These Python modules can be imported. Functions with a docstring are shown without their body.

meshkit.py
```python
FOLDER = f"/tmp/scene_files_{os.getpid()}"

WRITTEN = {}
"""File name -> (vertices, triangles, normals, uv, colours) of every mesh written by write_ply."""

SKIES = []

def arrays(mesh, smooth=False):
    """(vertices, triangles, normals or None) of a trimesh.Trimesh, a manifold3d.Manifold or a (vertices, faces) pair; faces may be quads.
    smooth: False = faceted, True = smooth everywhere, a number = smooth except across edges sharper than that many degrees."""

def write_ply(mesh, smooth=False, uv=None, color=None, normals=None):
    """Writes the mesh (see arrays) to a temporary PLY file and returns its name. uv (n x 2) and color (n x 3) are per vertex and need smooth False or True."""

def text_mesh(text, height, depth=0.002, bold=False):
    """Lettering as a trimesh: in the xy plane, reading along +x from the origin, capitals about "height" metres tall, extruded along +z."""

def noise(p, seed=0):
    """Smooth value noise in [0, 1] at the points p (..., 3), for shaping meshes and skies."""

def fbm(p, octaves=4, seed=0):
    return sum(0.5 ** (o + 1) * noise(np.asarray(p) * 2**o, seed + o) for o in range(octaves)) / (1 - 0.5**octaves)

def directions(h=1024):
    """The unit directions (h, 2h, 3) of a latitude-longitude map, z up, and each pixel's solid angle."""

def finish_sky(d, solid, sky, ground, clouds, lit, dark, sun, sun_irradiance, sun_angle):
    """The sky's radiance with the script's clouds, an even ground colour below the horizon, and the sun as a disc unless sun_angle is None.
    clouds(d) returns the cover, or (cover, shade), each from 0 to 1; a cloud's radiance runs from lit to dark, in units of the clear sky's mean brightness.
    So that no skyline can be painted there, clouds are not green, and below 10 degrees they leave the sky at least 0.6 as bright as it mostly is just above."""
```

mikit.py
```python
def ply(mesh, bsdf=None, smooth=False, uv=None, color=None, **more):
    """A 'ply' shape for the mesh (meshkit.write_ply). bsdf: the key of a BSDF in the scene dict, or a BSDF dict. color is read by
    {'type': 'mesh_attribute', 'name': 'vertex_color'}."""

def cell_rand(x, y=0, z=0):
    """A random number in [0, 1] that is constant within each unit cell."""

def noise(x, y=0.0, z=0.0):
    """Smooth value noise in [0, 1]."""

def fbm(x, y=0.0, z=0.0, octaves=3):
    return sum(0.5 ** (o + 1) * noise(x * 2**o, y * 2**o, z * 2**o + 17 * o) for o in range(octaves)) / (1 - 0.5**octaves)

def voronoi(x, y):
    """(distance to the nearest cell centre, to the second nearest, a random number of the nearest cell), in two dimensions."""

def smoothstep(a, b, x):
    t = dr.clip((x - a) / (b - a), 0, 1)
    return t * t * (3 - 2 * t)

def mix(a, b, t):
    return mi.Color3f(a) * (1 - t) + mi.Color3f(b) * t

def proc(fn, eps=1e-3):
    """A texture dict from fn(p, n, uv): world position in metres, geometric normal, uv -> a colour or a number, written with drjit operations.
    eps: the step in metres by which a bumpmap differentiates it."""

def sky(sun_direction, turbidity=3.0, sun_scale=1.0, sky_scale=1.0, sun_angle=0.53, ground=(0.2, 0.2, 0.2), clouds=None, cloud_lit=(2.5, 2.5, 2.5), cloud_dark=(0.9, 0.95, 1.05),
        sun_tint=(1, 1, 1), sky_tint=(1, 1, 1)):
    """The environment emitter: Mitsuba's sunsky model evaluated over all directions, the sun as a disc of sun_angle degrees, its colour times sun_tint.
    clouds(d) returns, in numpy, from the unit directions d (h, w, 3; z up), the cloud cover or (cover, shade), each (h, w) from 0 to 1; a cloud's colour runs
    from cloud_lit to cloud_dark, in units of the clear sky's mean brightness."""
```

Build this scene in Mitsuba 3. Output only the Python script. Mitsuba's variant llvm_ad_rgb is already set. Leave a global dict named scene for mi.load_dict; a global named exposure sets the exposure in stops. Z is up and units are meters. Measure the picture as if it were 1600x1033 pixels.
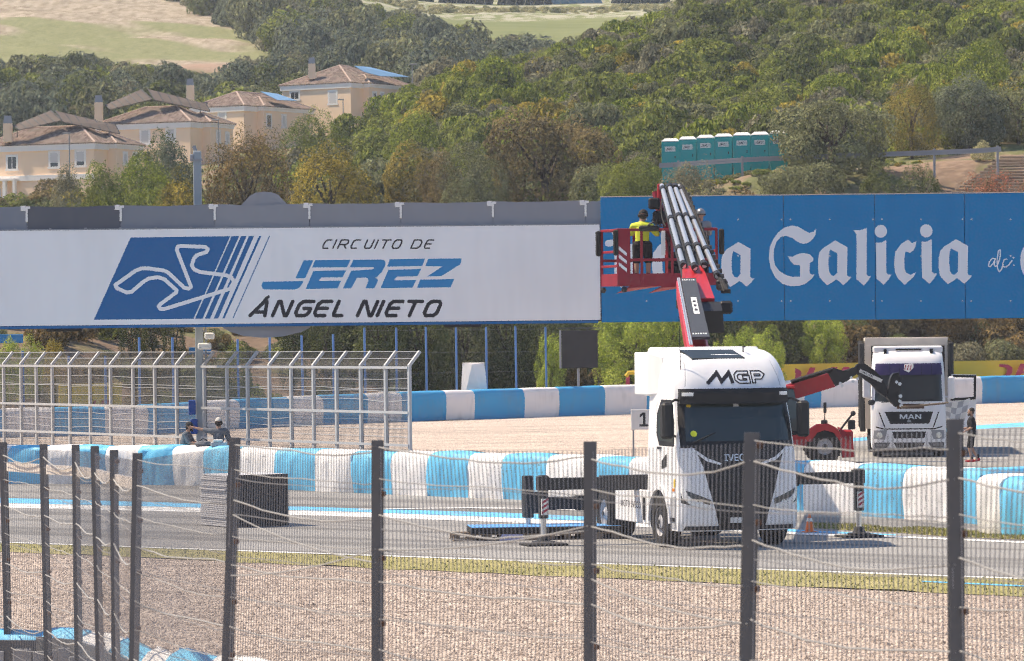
import math, random
import numpy as np, trimesh, drjit as dr, mitsuba as mi, mikit, meshkit
import manifold3d as m3
from shapely.geometry import Polygon, LineString, Point, MultiPolygon, box as sbox
from shapely.ops import unary_union
from shapely import affinity
from scipy.interpolate import PchipInterpolator
from mikit import proc, noise, fbm, voronoi, cell_rand, smoothstep, mix
T = mi.ScalarTransform4f
rng = np.random.default_rng(7)
random.seed(7)
scene, labels = {}, {}

# ------------------------------------------------------------------ camera, sky, exposure
F, HC, ROLL = 6000.0, 4.35, math.radians(0.6)      # focal length in photo pixels, eye height, camera roll
CA, SA = math.cos(ROLL), math.sin(ROLL)
scene['camera'] = {'type': 'thinlens', 'fov': math.degrees(2 * math.atan(800 / F)), 'fov_axis': 'x', 'aperture_radius': 0.009, 'focus_distance': 95.0,
                   'near_clip': 1.0, 'far_clip': 6000.0,
                   'to_world': T().look_at(origin=[0, 0, HC], target=[0, 100, HC], up=[SA, 0, CA])}
SUN_EL, SUN_AZ = math.radians(57), math.radians(14)   # sun high on the left, a little behind the scene
sun = [-math.cos(SUN_AZ) * math.cos(SUN_EL), math.sin(SUN_AZ) * math.cos(SUN_EL), math.sin(SUN_EL)]
scene['sky'] = mikit.sky(sun, turbidity=3.5, sun_scale=1.0, sky_scale=1.0, ground=(0.22, 0.2, 0.17))
exposure = 2.15

def W(px, py, d):
    """The point at distance d that the photograph shows at pixel (px, py): used to measure real sizes and places from the photo."""
    u, v = px - 800.0, 516.5 - py
    return np.array([(u * CA + v * SA) / F * d, d, HC + (-u * SA + v * CA) / F * d])
def G(px, py, z=0.0):
    u, v = px - 800.0, 516.5 - py
    return W(px, py, (z - HC) * F / (-u * SA + v * CA))
def S(d): return F / d                                # photo pixels per metre at distance d

# ------------------------------------------------------------------ materials
def P(name, color, rough=0.6, metal=0.0, two=True, bump=None, bscale=0.01, **k):
    c = color if isinstance(color, dict) else {'type': 'rgb', 'value': list(color)}
    b = {'type': 'principled', 'base_color': c, 'roughness': rough, 'metallic': metal, 'specular': 0.4, **k}
    if bump is not None: b = {'type': 'bumpmap', 'arbitrary': bump, 'scale': bscale, 'bsdf': b}
    scene[name] = {'type': 'twosided', 'bsdf': b} if two else b
    return name
def dirty(c, amount=0.25, sc=1.0, dark=(0.35, 0.31, 0.27)):
    def fn(p, n, uv):
        a = fbm(p.x * 1.3 * sc, p.y * 1.3 * sc, p.z * 0.7 * sc, 4)
        st = fbm(p.x * 6 * sc, p.y * 6 * sc, p.z * 0.6 * sc, 3)
        return mix(c, [c[i] * 0.45 + dark[i] * 0.35 for i in range(3)], smoothstep(0.42, 0.8, a * 0.6 + st * 0.45) * amount)
    return proc(fn)

def f_gravel(p, n, uv):
    a, b, r = voronoi(p.x * 16, p.y * 16)
    a2, b2, r2 = voronoi(p.x * 6.1 + 3, p.y * 6.1)
    big = fbm(p.x * .11, p.y * .05, 0.0, 4)
    rut = fbm(p.x * .10 + 4, p.y * 1.5 - p.x * .35, 3.0, 3)
    c = mix((.33, .26, .21), (.62, .53, .45), r)
    c = mix(c, (.15, .115, .095), smoothstep(.82, 1.0, r2) * .75)
    c = c * (0.80 + .38 * big)
    return c * (1 - .34 * smoothstep(.54, .68, rut) * smoothstep(.4, .6, big))
def f_gravel_h(p, n, uv):
    a, b, r = voronoi(p.x * 16, p.y * 16)
    return (1 - a) * (.4 + r) * .5 + fbm(p.x * .8, p.y * .8, 0.0, 2) * 2.0
P('gravel', proc(f_gravel), .95, bump=proc(f_gravel_h, eps=.01), bscale=.03)

def f_asph(p, n, uv):
    f1 = noise(p.x * 34, p.y * 34); big = fbm(p.x * .22, p.y * .12, 0.0, 4)
    band = fbm(p.y * .55 + p.x * .42, p.x * .02, 7.0, 3)
    crack = noise(p.x * .9, p.y * .9) + .35 * noise(p.x * 4, p.y * 4)
    c = mi.Color3f(.25, .246, .237) * (.84 + .26 * big + .10 * (f1 - .5)) 
    c = c * (1 - .32 * smoothstep(.50, .66, band))
    return c * (1 - .35 * (1 - smoothstep(0., .012, dr.abs(crack - .72))))
P('asphalt', proc(f_asph), .85)

def f_soil(p, n, uv):
    a = fbm(p.x * .35, p.y * .35, p.z * .35, 5); b = fbm(p.x * 2.2, p.y * 2.2, p.z * 2.2, 3); g = fbm(p.x * .06 + 9, p.y * .06, 0.0, 3)
    soil = mix((.16, .108, .074), (.27, .19, .13), b)
    green = mix((.085, .095, .035), (.15, .155, .06), b)
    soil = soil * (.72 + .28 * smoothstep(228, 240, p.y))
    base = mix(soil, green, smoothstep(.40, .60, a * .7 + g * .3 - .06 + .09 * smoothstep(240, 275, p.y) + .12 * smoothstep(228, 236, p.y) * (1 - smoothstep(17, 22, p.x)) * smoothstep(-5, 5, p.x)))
    # far fields: mown straw field on the left, meadow in the middle, ploughed red strip under them
    u = p.x / dr.maximum(p.y, 1.) * F
    far = smoothstep(585, 600, p.y)
    w = fbm(p.x * .05, p.y * .02, 5.0, 4)
    straw = mix((.17, .135, .09), (.42, .36, .27), fbm(p.x * .9, p.y * .3, 0.0, 5) * 1.2 - .1)
    grn = mix((.11, .135, .045), (.21, .225, .085), b)
    stripe = smoothstep(.55, .63, fbm((p.x * .55 + .45 * p.y) * .055, (p.y - .8 * p.x) * .010, 11.0, 4))
    field = mix(straw, grn, stripe * .8)
    field = mix(field, mix((.26, .165, .12), (.36, .24, .17), b), smoothstep(.42, .6, w) * (1 - smoothstep(596, 624, p.y)) * .9)
    meadow = mix((.115, .14, .05), (.205, .215, .09), .55 * fbm(p.x * .05, p.y * .35, 2.0, 4) + .45 * w)
    meadow = mix(meadow, (.33, .32, .23), smoothstep(742, 752, p.y) * smoothstep(.35, .6, fbm(p.x * .5, p.y * .5, 2.0, 3)))
    fld = mix(field, meadow, smoothstep(-400, -330, u))
    return mix(base, fld, far)
def f_soil_h(p, n, uv): return fbm(p.x * 1.7, p.y * 1.7, p.z * 1.7, 4)
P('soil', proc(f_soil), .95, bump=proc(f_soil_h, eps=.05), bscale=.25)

def f_turf(p, n, uv):
    a = fbm(p.x * .8, p.y * .8, 0.0, 4); b = noise(p.x * 25, p.y * 25)
    return mix((.19, .18, .06), (.33, .29, .14), a) * (.75 + .5 * b)
P('turf', proc(f_turf), .95)
def paint(name, c, wear):
    def fn(p, n, uv):
        a = fbm(p.x * 2.2, p.y * 2.2, 0.0, 4); b = noise(p.x * 30, p.y * 30)
        return mix(c, (.2, .195, .185), smoothstep(.5, .78, a * .8 + b * .25) * wear)
    return P(name, proc(fn), .7)
paint('line_white', (.78, .78, .76), .75); paint('line_blue', (.13, .47, .76), .6)

def cover(name, c, dirtc):
    def fn(p, n, uv):
        a = fbm(p.x * 2.0, p.y * 2.0, p.z * 2.0, 4); s = fbm(p.x * 9, p.y * 9, p.z * 1.1, 3)
        k = smoothstep(.55, .85, a * .6 + s * .5) * .45 + (1 - smoothstep(0.0, .22, p.z)) * .35 * s
        sp = smoothstep(.80, .86, noise(p.x * 11, p.y * 11, p.z * 11)) * smoothstep(.5, .65, a)
        return mix(mix(c, dirtc, k), (.12, .12, .12), sp * .55)
    def h(p, n, uv):
        return fbm(p.x * 3.2, p.y * 3.2, p.z * .9, 3)
    return P(name, proc(fn), .55, bump=proc(h, eps=.02), bscale=.10)
cover('cover_white', (.84, .83, .82), (.60, .55, .49)); cover('cover_blue', (.15, .53, .80), (.26, .47, .60))
def wallpaint(name, c):
    def fn(p, n, uv):
        s = fbm(p.x * 3.5, p.y * 3.5, p.z * .5, 4); a = fbm(p.x, p.y, p.z, 3)
        return mix(c, [x * .5 + .12 for x in c], smoothstep(.5, .8, s * .65 + a * .4) * .5 + (1 - smoothstep(0., .25, p.z)) * .3)
    return P(name, proc(fn), .75)
wallpaint('wall_white', (.78, .75, .73)); wallpaint('wall_blue', (.055, .33, .60))

P('panel_white', dirty((.88, .87, .865), .14, .5), .5); P('panel_blue', dirty((.006, .20, .455), .12, 1.0, (.03, .14, .33)), .45)
P('panel_grey', dirty((.27, .275, .30), .3), .6); P('panel_dark', dirty((.105, .11, .13), .3), .6); P('panel_mid', dirty((.21, .225, .26), .3), .6)
P('print_blue', (.016, .125, .33), .5); P('print_black', (.022, .022, .026), .5); P('print_white', (.80, .81, .84), .5)
P('print_navy', (.02, .07, .30), .5); P('print_sky', (.035, .24, .52), .5)
P('galv', dirty((.30, .31, .33), .3), .5, .35); P('galv_dark', dirty((.085, .088, .094), .4, 4.0, (.16, .15, .14)), .6, .25)
P('mast_paint', dirty((.34, .38, .40), .25), .6); P('fence_white', (.48, .49, .50), .5, .15); P('wire', (.27, .27, .28), .5, .3); P('mesh_wire', (.20, .20, .20), .6, .2)
P('cable', (.31, .31, .305), .6); P('fence_blue', (.10, .22, .48), .5)
P('post_grey', dirty((.125, .127, .132), .4, 4.0, (.2, .19, .18)), .65, .15); P('rust', (.10, .055, .035), .9); P('steel', (.62, .63, .65), .3, .85); P('chrome', (.66, .66, .66), .3, .75)
P('black', (.017, .017, .019), .5); P('rubber', dirty((.028, .027, .026), .5, 3.0, (.12, .11, .10)), .85); P('plastic_black', (.03, .031, .033), .55)
P('truck_white', dirty((.80, .80, .81), .12, 2.0), .32, clearcoat=.6, clearcoat_gloss=.85); P('truck_grey', (.40, .41, .43), .5)
P('crane_red', dirty((.42, .016, .022), .25, 3.0, (.20, .03, .03)), .38, clearcoat=.4); P('cage_red', dirty((.27, .02, .035), .3, 3.0, (.15, .03, .03)), .5); P('plate_grey', (.045, .047, .052), .55)
P('glass_dark', (.030, .040, .042), .06, specular=.7); P('glass_grey', (.035, .045, .05), .1, specular=.7)
P('lamp_white', (.85, .85, .82), .2); P('orange', (.80, .17, .035), .5); P('indicator', (.7, .22, .02), .35); P('yellow_vest', (.62, .68, .05), .7)
P('purple', (.035, .025, .10), .4); P('beige', dirty((.66, .59, .50), .4), .8); P('plate_white', (.7, .7, .68), .5)
P('teal', dirty((.016, .33, .35), .15), .5); P('dhl_yellow', (.62, .42, .03), .6); P('dhl_red', (.36, .035, .07), .6); P('sign_blue', (.04, .26, .55), .5)
P('skin', (.42, .25, .18), .55); P('shirt_grey', (.12, .13, .15), .85); P('shirt_light', (.28, .29, .31), .85); P('cloth_black', (.022, .022, .025), .85); P('shoe_red', (.6, .05, .06), .6)
P('headlamp', (.85, .84, .75), .15); P('mirror_film', (.35, .36, .60), .25); P('hair', (.03, .022, .018), .7); P('hair_grey', (.50, .49, .46), .8); P('helmet', (.28, .29, .30), .25, .5)
P('stucco', dirty((.93, .70, .49), .12, .6, (.5, .4, .3)), .9); P('trim_white', dirty((.84, .81, .77), .2), .8); P('shutter', (.62, .60, .58), .7)
P('solar', (.10, .15, .24), .12, specular=.8); P('solar_blue', (.16, .30, .46), .25, specular=.8); P('panel_back', (.13, .105, .09), .8); P('wood', dirty((.22, .165, .12), .5, 3.0), .9); P('wood_pale', dirty((.62, .57, .52), .3, 2.0), .9)
P('foam_blue', (.12, .33, .68), .6); P('mat_side', (.48, .48, .50), .8); P('bark', (.085, .065, .05), .95)
def f_tile(p, n, uv):
    r = cell_rand(uv.x * 4.0, uv.y * 2.6, 3.0); a = fbm(p.x * .6, p.y * .6, p.z * .6, 3)
    c = mix((.13, .095, .08), (.31, .235, .195), r)
    return mix(c, (.20, .17, .14), smoothstep(.45, .75, a) * .6)
P('roof_tile', proc(f_tile), .9); P('ridge_tile', (.40, .31, .26), .9)

# ------------------------------------------------------------------ mesh helpers
def TM(v, f): return trimesh.Trimesh(np.asarray(v, float), np.asarray(f, int), process=False)
def cat(*ms):
    l = []
    for m in ms: l += list(m) if isinstance(m, (list, tuple)) else [m]
    return trimesh.util.concatenate(l)
def bx(x0, x1, y0, y1, z0, z1, b=0.0):
    """A box, its edges chamfered by b."""
    c, h = np.array([x0 + x1, y0 + y1, z0 + z1]) / 2.0, np.abs(np.array([x1 - x0, y1 - y0, z1 - z0])) / 2.0
    if b <= 0:
        m = trimesh.creation.box(2 * h); m.apply_translation(c); return m
    b = min(b, .45 * h.min()); pts = []
    for s in np.ndindex(2, 2, 2):
        sg = np.array(s) * 2 - 1
        for k in range(3):
            q = h - b; q[k] = h[k]; pts.append(sg * q)
    m = trimesh.convex.convex_hull(np.array(pts)); m.apply_translation(c); return m
def hull(pts): return trimesh.convex.convex_hull(np.asarray(pts, float))
def tube(pts, r, n=8, cap=True):
    p = np.asarray(pts, float); k = len(p); r = np.broadcast_to(np.asarray(r, float), (k,))
    t = np.gradient(p, axis=0); t /= np.linalg.norm(t, axis=1, keepdims=True) + 1e-12
    a = np.cross(t, np.where(np.abs(t[:, 2:]) < .9, [[0, 0, 1.]], [[1., 0, 0]])); a /= np.linalg.norm(a, axis=1, keepdims=True) + 1e-12
    b = np.cross(t, a); g = (np.arange(n) + .5) * 2 * np.pi / n
    v = (p[:, None] + r[:, None, None] * (np.cos(g)[None, :, None] * a[:, None] + np.sin(g)[None, :, None] * b[:, None])).reshape(-1, 3)
    i, j = np.meshgrid(np.arange(k - 1), np.arange(n), indexing='ij')
    q = np.stack([i * n + j, i * n + (j + 1) % n, (i + 1) * n + (j + 1) % n, (i + 1) * n + j], -1).reshape(-1, 4)
    f = np.vstack([q[:, [0, 1, 2]], q[:, [0, 2, 3]]])
    if cap:
        v = np.vstack([v, p[0], p[-1]]); j = np.arange(n)
        f = np.vstack([f, np.stack([(j + 1) % n, j, j * 0 + k * n], 1), np.stack([(k - 1) * n + j, (k - 1) * n + (j + 1) % n, j * 0 + k * n + 1], 1)])
    return TM(v, f)
def beam(a, b, w, h, up=(0, 0, 1), bev=.0):
    """A rectangular bar from a to b, w wide and h high."""
    a, b = np.asarray(a, float), np.asarray(b, float); L = np.linalg.norm(b - a); t = (b - a) / L
    s = np.cross(t, up); s = s / np.linalg.norm(s) if np.linalg.norm(s) > 1e-6 else np.array([1., 0, 0]); u = np.cross(s, t)
    m = bx(-w / 2, w / 2, 0, L, -h / 2, h / 2, bev); M = np.eye(4); M[:3, 0], M[:3, 1], M[:3, 2], M[:3, 3] = s, t, u, a
    m.apply_transform(M); return m
def grid(P3):
    """A sheet from an (a, b, 3) array of points."""
    a, b = P3.shape[:2]; i, j = np.meshgrid(np.arange(a - 1), np.arange(b - 1), indexing='ij')
    q = np.stack([i * b + j, (i + 1) * b + j, (i + 1) * b + j + 1, i * b + j + 1], -1).reshape(-1, 4)
    return TM(P3.reshape(-1, 3), np.vstack([q[:, [0, 1, 2]], q[:, [0, 2, 3]]]))
def lathe(prof, n=32):
    """A profile of (radius, height) turned about z."""
    return trimesh.creation.revolve(np.asarray(prof, float), sections=n)
def polys(g): return [x for x in getattr(g, 'geoms', [g]) if x.area > 1e-9]
def extr(g, t):
    g = g if hasattr(g, 'geom_type') else Polygon(g)
    return cat([trimesh.creation.extrude_polygon(x, t, engine='earcut') for x in polys(g.buffer(0))])
def up_xz(m, y=0.0):
    """From the xy plane (extruded along z) to the upright xz plane, facing -y."""
    v = m.vertices.copy(); return TM(np.stack([v[:, 0], y - v[:, 2], v[:, 1]], 1), m.faces)
def moved(m, M):
    m = m.copy(); m.apply_transform(np.asarray(M)); return m
def RZ(deg, at=(0, 0, 0)):
    M = trimesh.transformations.rotation_matrix(math.radians(deg), [0, 0, 1]); M[:3, 3] = at; return M
def smooth_of(ms, edge=.03, it=10):
    """Hulls joined into one continuous smoothed body."""
    r = ms[0]
    for m in ms[1:]: r = r + m
    r = r.refine_to_length(edge).to_mesh()
    t = trimesh.Trimesh(r.vert_properties[:, :3], r.tri_verts, process=True)
    trimesh.smoothing.filter_taubin(t, iterations=it); return t
def bone(a, b, ra, rb, n=10):
    return m3.Manifold.batch_hull([m3.Manifold.sphere(ra, n).translate(list(map(float, a))), m3.Manifold.sphere(rb, n).translate(list(map(float, b)))])

# ------------------------------------------------------------------ scene bookkeeping
taken = {}
def key_of(name, parent=None):
    base = parent + '__' + name if parent else name
    n = taken.get(base, 0); taken[base] = n + 1
    return base if n == 0 else f'{base}_{n:03d}'
def thing(name, label=None, cat_=None, group=None, kind=None):
    k = key_of(name); tag(k, label, cat_, group, kind); return k
def tag(k, label=None, cat_=None, group=None, kind=None):
    d = {}
    if label: d['label'] = label
    if cat_: d['category'] = cat_
    if group: d['group'] = group
    if kind: d['kind'] = kind
    if d: labels[k] = d
def put(name, mesh, mat, parent=None, label=None, cat_=None, group=None, kind=None, smooth=False, M=None, **k):
    key = key_of(name, parent)
    if M is not None: mesh = moved(mesh, M)
    scene[key] = mikit.ply(mesh, mat, smooth=smooth, **k); tag(key, label, cat_, group, kind); return key
def text_mesh(t, h, bold=True): return meshkit.text_mesh(t, h, .004, bold)

# ------------------------------------------------------------------ the ground
COLS = [-800, -400, 0, 400, 800]
PROF = [
    [(172, 0), (182, 2.0), (195, 4.6), (215, 6.0), (260, 9), (320, 13), (365, 16.6), (385, 17), (430, 20.5), (480, 29), (530, 37), (560, 41), (600, 45.5), (640, 52), (720, 66), (800, 78), (900, 88), (1000, 94)],
    [(184, 0), (198, 2.6), (215, 5), (260, 9), (320, 13.8), (380, 20.3), (430, 24.6), (455, 27.4), (500, 33), (560, 41), (600, 46), (640, 52), (700, 62), (800, 77), (900, 88), (1000, 94)],
    [(196, 0), (215, 2.6), (240, 7), (270, 12), (300, 16.4), (330, 21), (360, 26), (395, 31), (430, 32), (480, 31), (530, 36), (600, 46), (640, 52), (700, 59), (760, 66.4), (800, 72), (900, 84), (1000, 91)],
    [(211, 0), (221, 2.5), (233, 9), (242, 14), (251, 14.4), (262, 15), (290, 18.5), (330, 25), (380, 33), (430, 40.5), (470, 45), (520, 46), (600, 50), (700, 60), (800, 72), (900, 84), (1000, 91)],
    [(222, 0), (230, 2), (239, 9), (247, 15.2), (256, 15.6), (270, 17), (300, 21), (340, 28), (390, 36), (440, 44), (480, 49), (520, 51), (600, 54), (700, 62), (800, 73), (900, 84), (1000, 91)],
]
def _pf(p):
    a = np.array([(0, 0), (p[0][0] - 12, 0)] + p + [(1400, p[-1][1] + 8), (4000, p[-1][1] + 14)], float)
    return PchipInterpolator(a[:, 0], a[:, 1])
PF = [_pf(p) for p in PROF]
def terrain(x, y):
    x, y = np.asarray(x, float), np.asarray(y, float)
    yy = np.clip(y, 0, 3900); u = np.clip(x / np.maximum(yy, 1) * F, -800, 800)
    k = (u + 800) / 400; i = np.clip(np.floor(k).astype(int), 0, 3); t = k - i; t = t * t * (3 - 2 * t)
    h = np.stack([f(yy) for f in PF])
    z = np.take_along_axis(h, i[None], 0)[0] * (1 - t) + np.take_along_axis(h, i[None] + 1, 0)[0] * t
    q = np.stack([x * .06, y * .06, 0 * x], -1)
    return z + (meshkit.fbm(q, 3) - .5) * np.clip((y - 225) / 60, 0, 1) * 1.6 - .012
xs = np.concatenate([np.linspace(-2600, -170, 20), np.arange(-165, 165, 1.7), np.linspace(170, 2600, 20)])
ys = np.concatenate([np.linspace(-400, 150, 12), np.arange(153, 480, 2.0), np.arange(482, 1000, 5.0), np.linspace(1010, 4000, 14)])
X, Y = np.meshgrid(xs, ys, indexing='ij')
put('ground', grid(np.stack([X, Y, terrain(X.ravel(), Y.ravel()).reshape(X.shape)], -1)), 'soil', kind='structure', smooth=True)

def g2(px, py): return G(px, py)[:2]
def sheet(name, pts, mat, z, kind='structure'):
    g = Polygon(pts).buffer(0)
    ms = []
    for h in polys(g):
        vs, fs = trimesh.creation.triangulate_polygon(h, engine='earcut'); ms.append(TM(np.column_stack([vs, np.full(len(vs), z)]), fs))
    return put(name, cat(ms), mat, kind=kind)
def line_ext(p, q, k=60.0):
    p, q = np.array(p), np.array(q); d = (q - p) / np.linalg.norm(q - p); return p - d * k, q + d * k
gu = line_ext(g2(0, 849), g2(1600, 906)); gl = line_ext(g2(0, 862), g2(1600, 933))
# barrier foot lines, measured from the photo
B1F = [(-160, 753), (0, 756), (150, 757), (300, 759), (450, 766), (540, 770), (700, 777), (830, 782), (910, 786), (1090, 794), (1256, 801), (1330, 806), (1410, 811), (1490, 817), (1545, 821)]
B2F = [(-160, 688), (0, 684), (232, 680), (330, 672), (505, 664), (640, 659), (742, 656), (874, 651), (1000, 647), (1282, 637), (1343, 635), (1535, 631), (1620, 628), (1760, 622)]
b1x = np.array([p[0] for p in B1F], float); b1w = np.array([g2(*p) for p in B1F])
b2x = np.array([p[0] for p in B2F], float); b2w = np.array([g2(*p) for p in B2F])
def b1(px): return np.array([np.interp(px, b1x, b1w[:, 0]), np.interp(px, b1x, b1w[:, 1])])
def b2(px): return np.array([np.interp(px, b2x, b2w[:, 0]), np.interp(px, b2x, b2w[:, 1])])
sheet('gravel_trap', [(-90, 8), (90, 8), tuple(gl[1]), tuple(gl[0])], 'gravel', 0.0)
sheet('track', [tuple(gu[0] + [0, -.8]), tuple(gu[1] + [0, -.8]), (70, 150), (45, 190), (-60, 150)], 'asphalt', 0.004)
back = [(-75, 122)] + [tuple(b1(x) + [.4, .8]) for x in (-160, 0, 300, 540, 700, 910, 1090, 1180)]
sheet('gravel_trap', back + [g2(1240, 693), g2(1345, 688), g2(1530, 668), g2(1625, 662), (52, 178), (60, 226), (32, 222)] + [tuple(b2(x) + [-.5, 3]) for x in (1535, 1282, 1000, 640, 330, 0, -160)] + [(-80, 172)], 'gravel', 0.008)
jag = lambda a, b, n, amp: [tuple(np.array(a) + (np.array(b) - np.array(a)) * t + rng.normal(0, amp, 2) * [.2, 1]) for t in np.linspace(0, 1, n)]
gs = jag(gu[0], gu[1], 260, .05) + jag(gl[1], gl[0], 260, .16)
sheet('grass_strip', gs, 'turf', 0.012)
gr2 = [g2(*p) for p in [(1262, 818), (1335, 820), (1400, 826), (1440, 824), (1530, 831), (1600, 836), (1760, 843), (1760, 857), (1600, 844), (1480, 839), (1400, 833), (1320, 829), (1262, 825)]]
sheet('grass_strip', gr2, 'turf', 0.012)
def stripe(name, top, bot, mat, z):
    sheet(name, [g2(*p) for p in top] + [g2(*p) for p in bot[::-1]], mat, z)
stripe('painted_line', [(-150, 774), (0, 778.5), (300, 787), (540, 794.5), (820, 803), (1050, 815), (1255, 829), (1400, 836)], [(-150, 781.5), (0, 786.5), (300, 793.5), (540, 800), (820, 810.5), (1050, 820), (1255, 832.5), (1400, 837.5)], 'line_blue', .012)
stripe('painted_line', [(-150, 782), (0, 787), (300, 794), (540, 800.5), (820, 811), (1050, 820.5), (1255, 833), (1400, 838), (1620, 848)], [(-150, 788.5), (0, 793.5), (300, 800.5), (540, 807.5), (820, 818), (1050, 826), (1255, 836.5), (1400, 840.5), (1620, 850.5)], 'line_white', .012)
stripe('painted_line', [(560, 796), (730, 793.5), (850, 795), (1000, 801)], [(560, 797.2), (730, 795), (850, 796.7), (1000, 803)], 'line_white', .016)
stripe('painted_line', [(-150, 843), (0, 847.4), (1600, 904.4), (1750, 910)], [(-150, 844), (0, 848.8), (1600, 906.2), (1750, 911.8)], 'line_white', .016)
stripe('painted_line', [(1235, 689), (1345, 684.5), (1530, 665), (1625, 659)], [(1235, 694), (1345, 689.5), (1530, 671), (1625, 666)], 'line_blue', .016)
stripe('painted_line', [(1440, 909), (1620, 917)], [(1440, 910.6), (1620, 919.4)], 'line_blue', .018)
# grass blades
def blades(name, poly, n, h, label):
    g = Polygon(poly); x0, y0, x1, y1 = g.bounds; x0, x1 = max(x0, -13), min(x1, 14)
    q = rng.uniform([x0, y0], [x1, y1], (n * 4, 2))
    import shapely
    q = q[shapely.contains_xy(g, q[:, 0], q[:, 1])][:n]; k = len(q)
    a = rng.uniform(0, 2 * np.pi, k); w = rng.uniform(.006, .016, k); hh = h * rng.uniform(.4, 1.2, k); l = rng.normal(0, .03, (k, 2))
    d = np.stack([np.cos(a), np.sin(a), 0 * a], 1) * w[:, None]; b = np.column_stack([q, np.full(k, .012)])
    v = np.stack([b - d, b + d, b + np.column_stack([l, hh])], 1).reshape(-1, 3)
    col = np.repeat(rng.uniform(.75, 1.25, (k, 1)) * np.where(rng.random((k, 1)) < .35, [[.36, .32, .16]], [[.22, .235, .075]]), 3, 0)
    put(name, TM(v, np.arange(3 * k).reshape(-1, 3)), 'leaf', label=label, cat_='grass', kind='stuff', color=col)
scene['leaf'] = {'type': 'twosided', 'bsdf': {'type': 'diffuse', 'reflectance': {'type': 'mesh_attribute', 'name': 'vertex_color'}}}
scene['foliage'] = {'type': 'principledthin', 'base_color': {'type': 'mesh_attribute', 'name': 'vertex_color'}, 'roughness': .6, 'diff_trans': .6, 'eta': 1.3}
blades('grass', gs, 30000, .05, 'strip of short dry green grass between the asphalt and the near gravel')
blades('verge_grass', gr2, 7000, .05, 'patch of short grass at the foot of the barrier right of the white truck')

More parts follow.
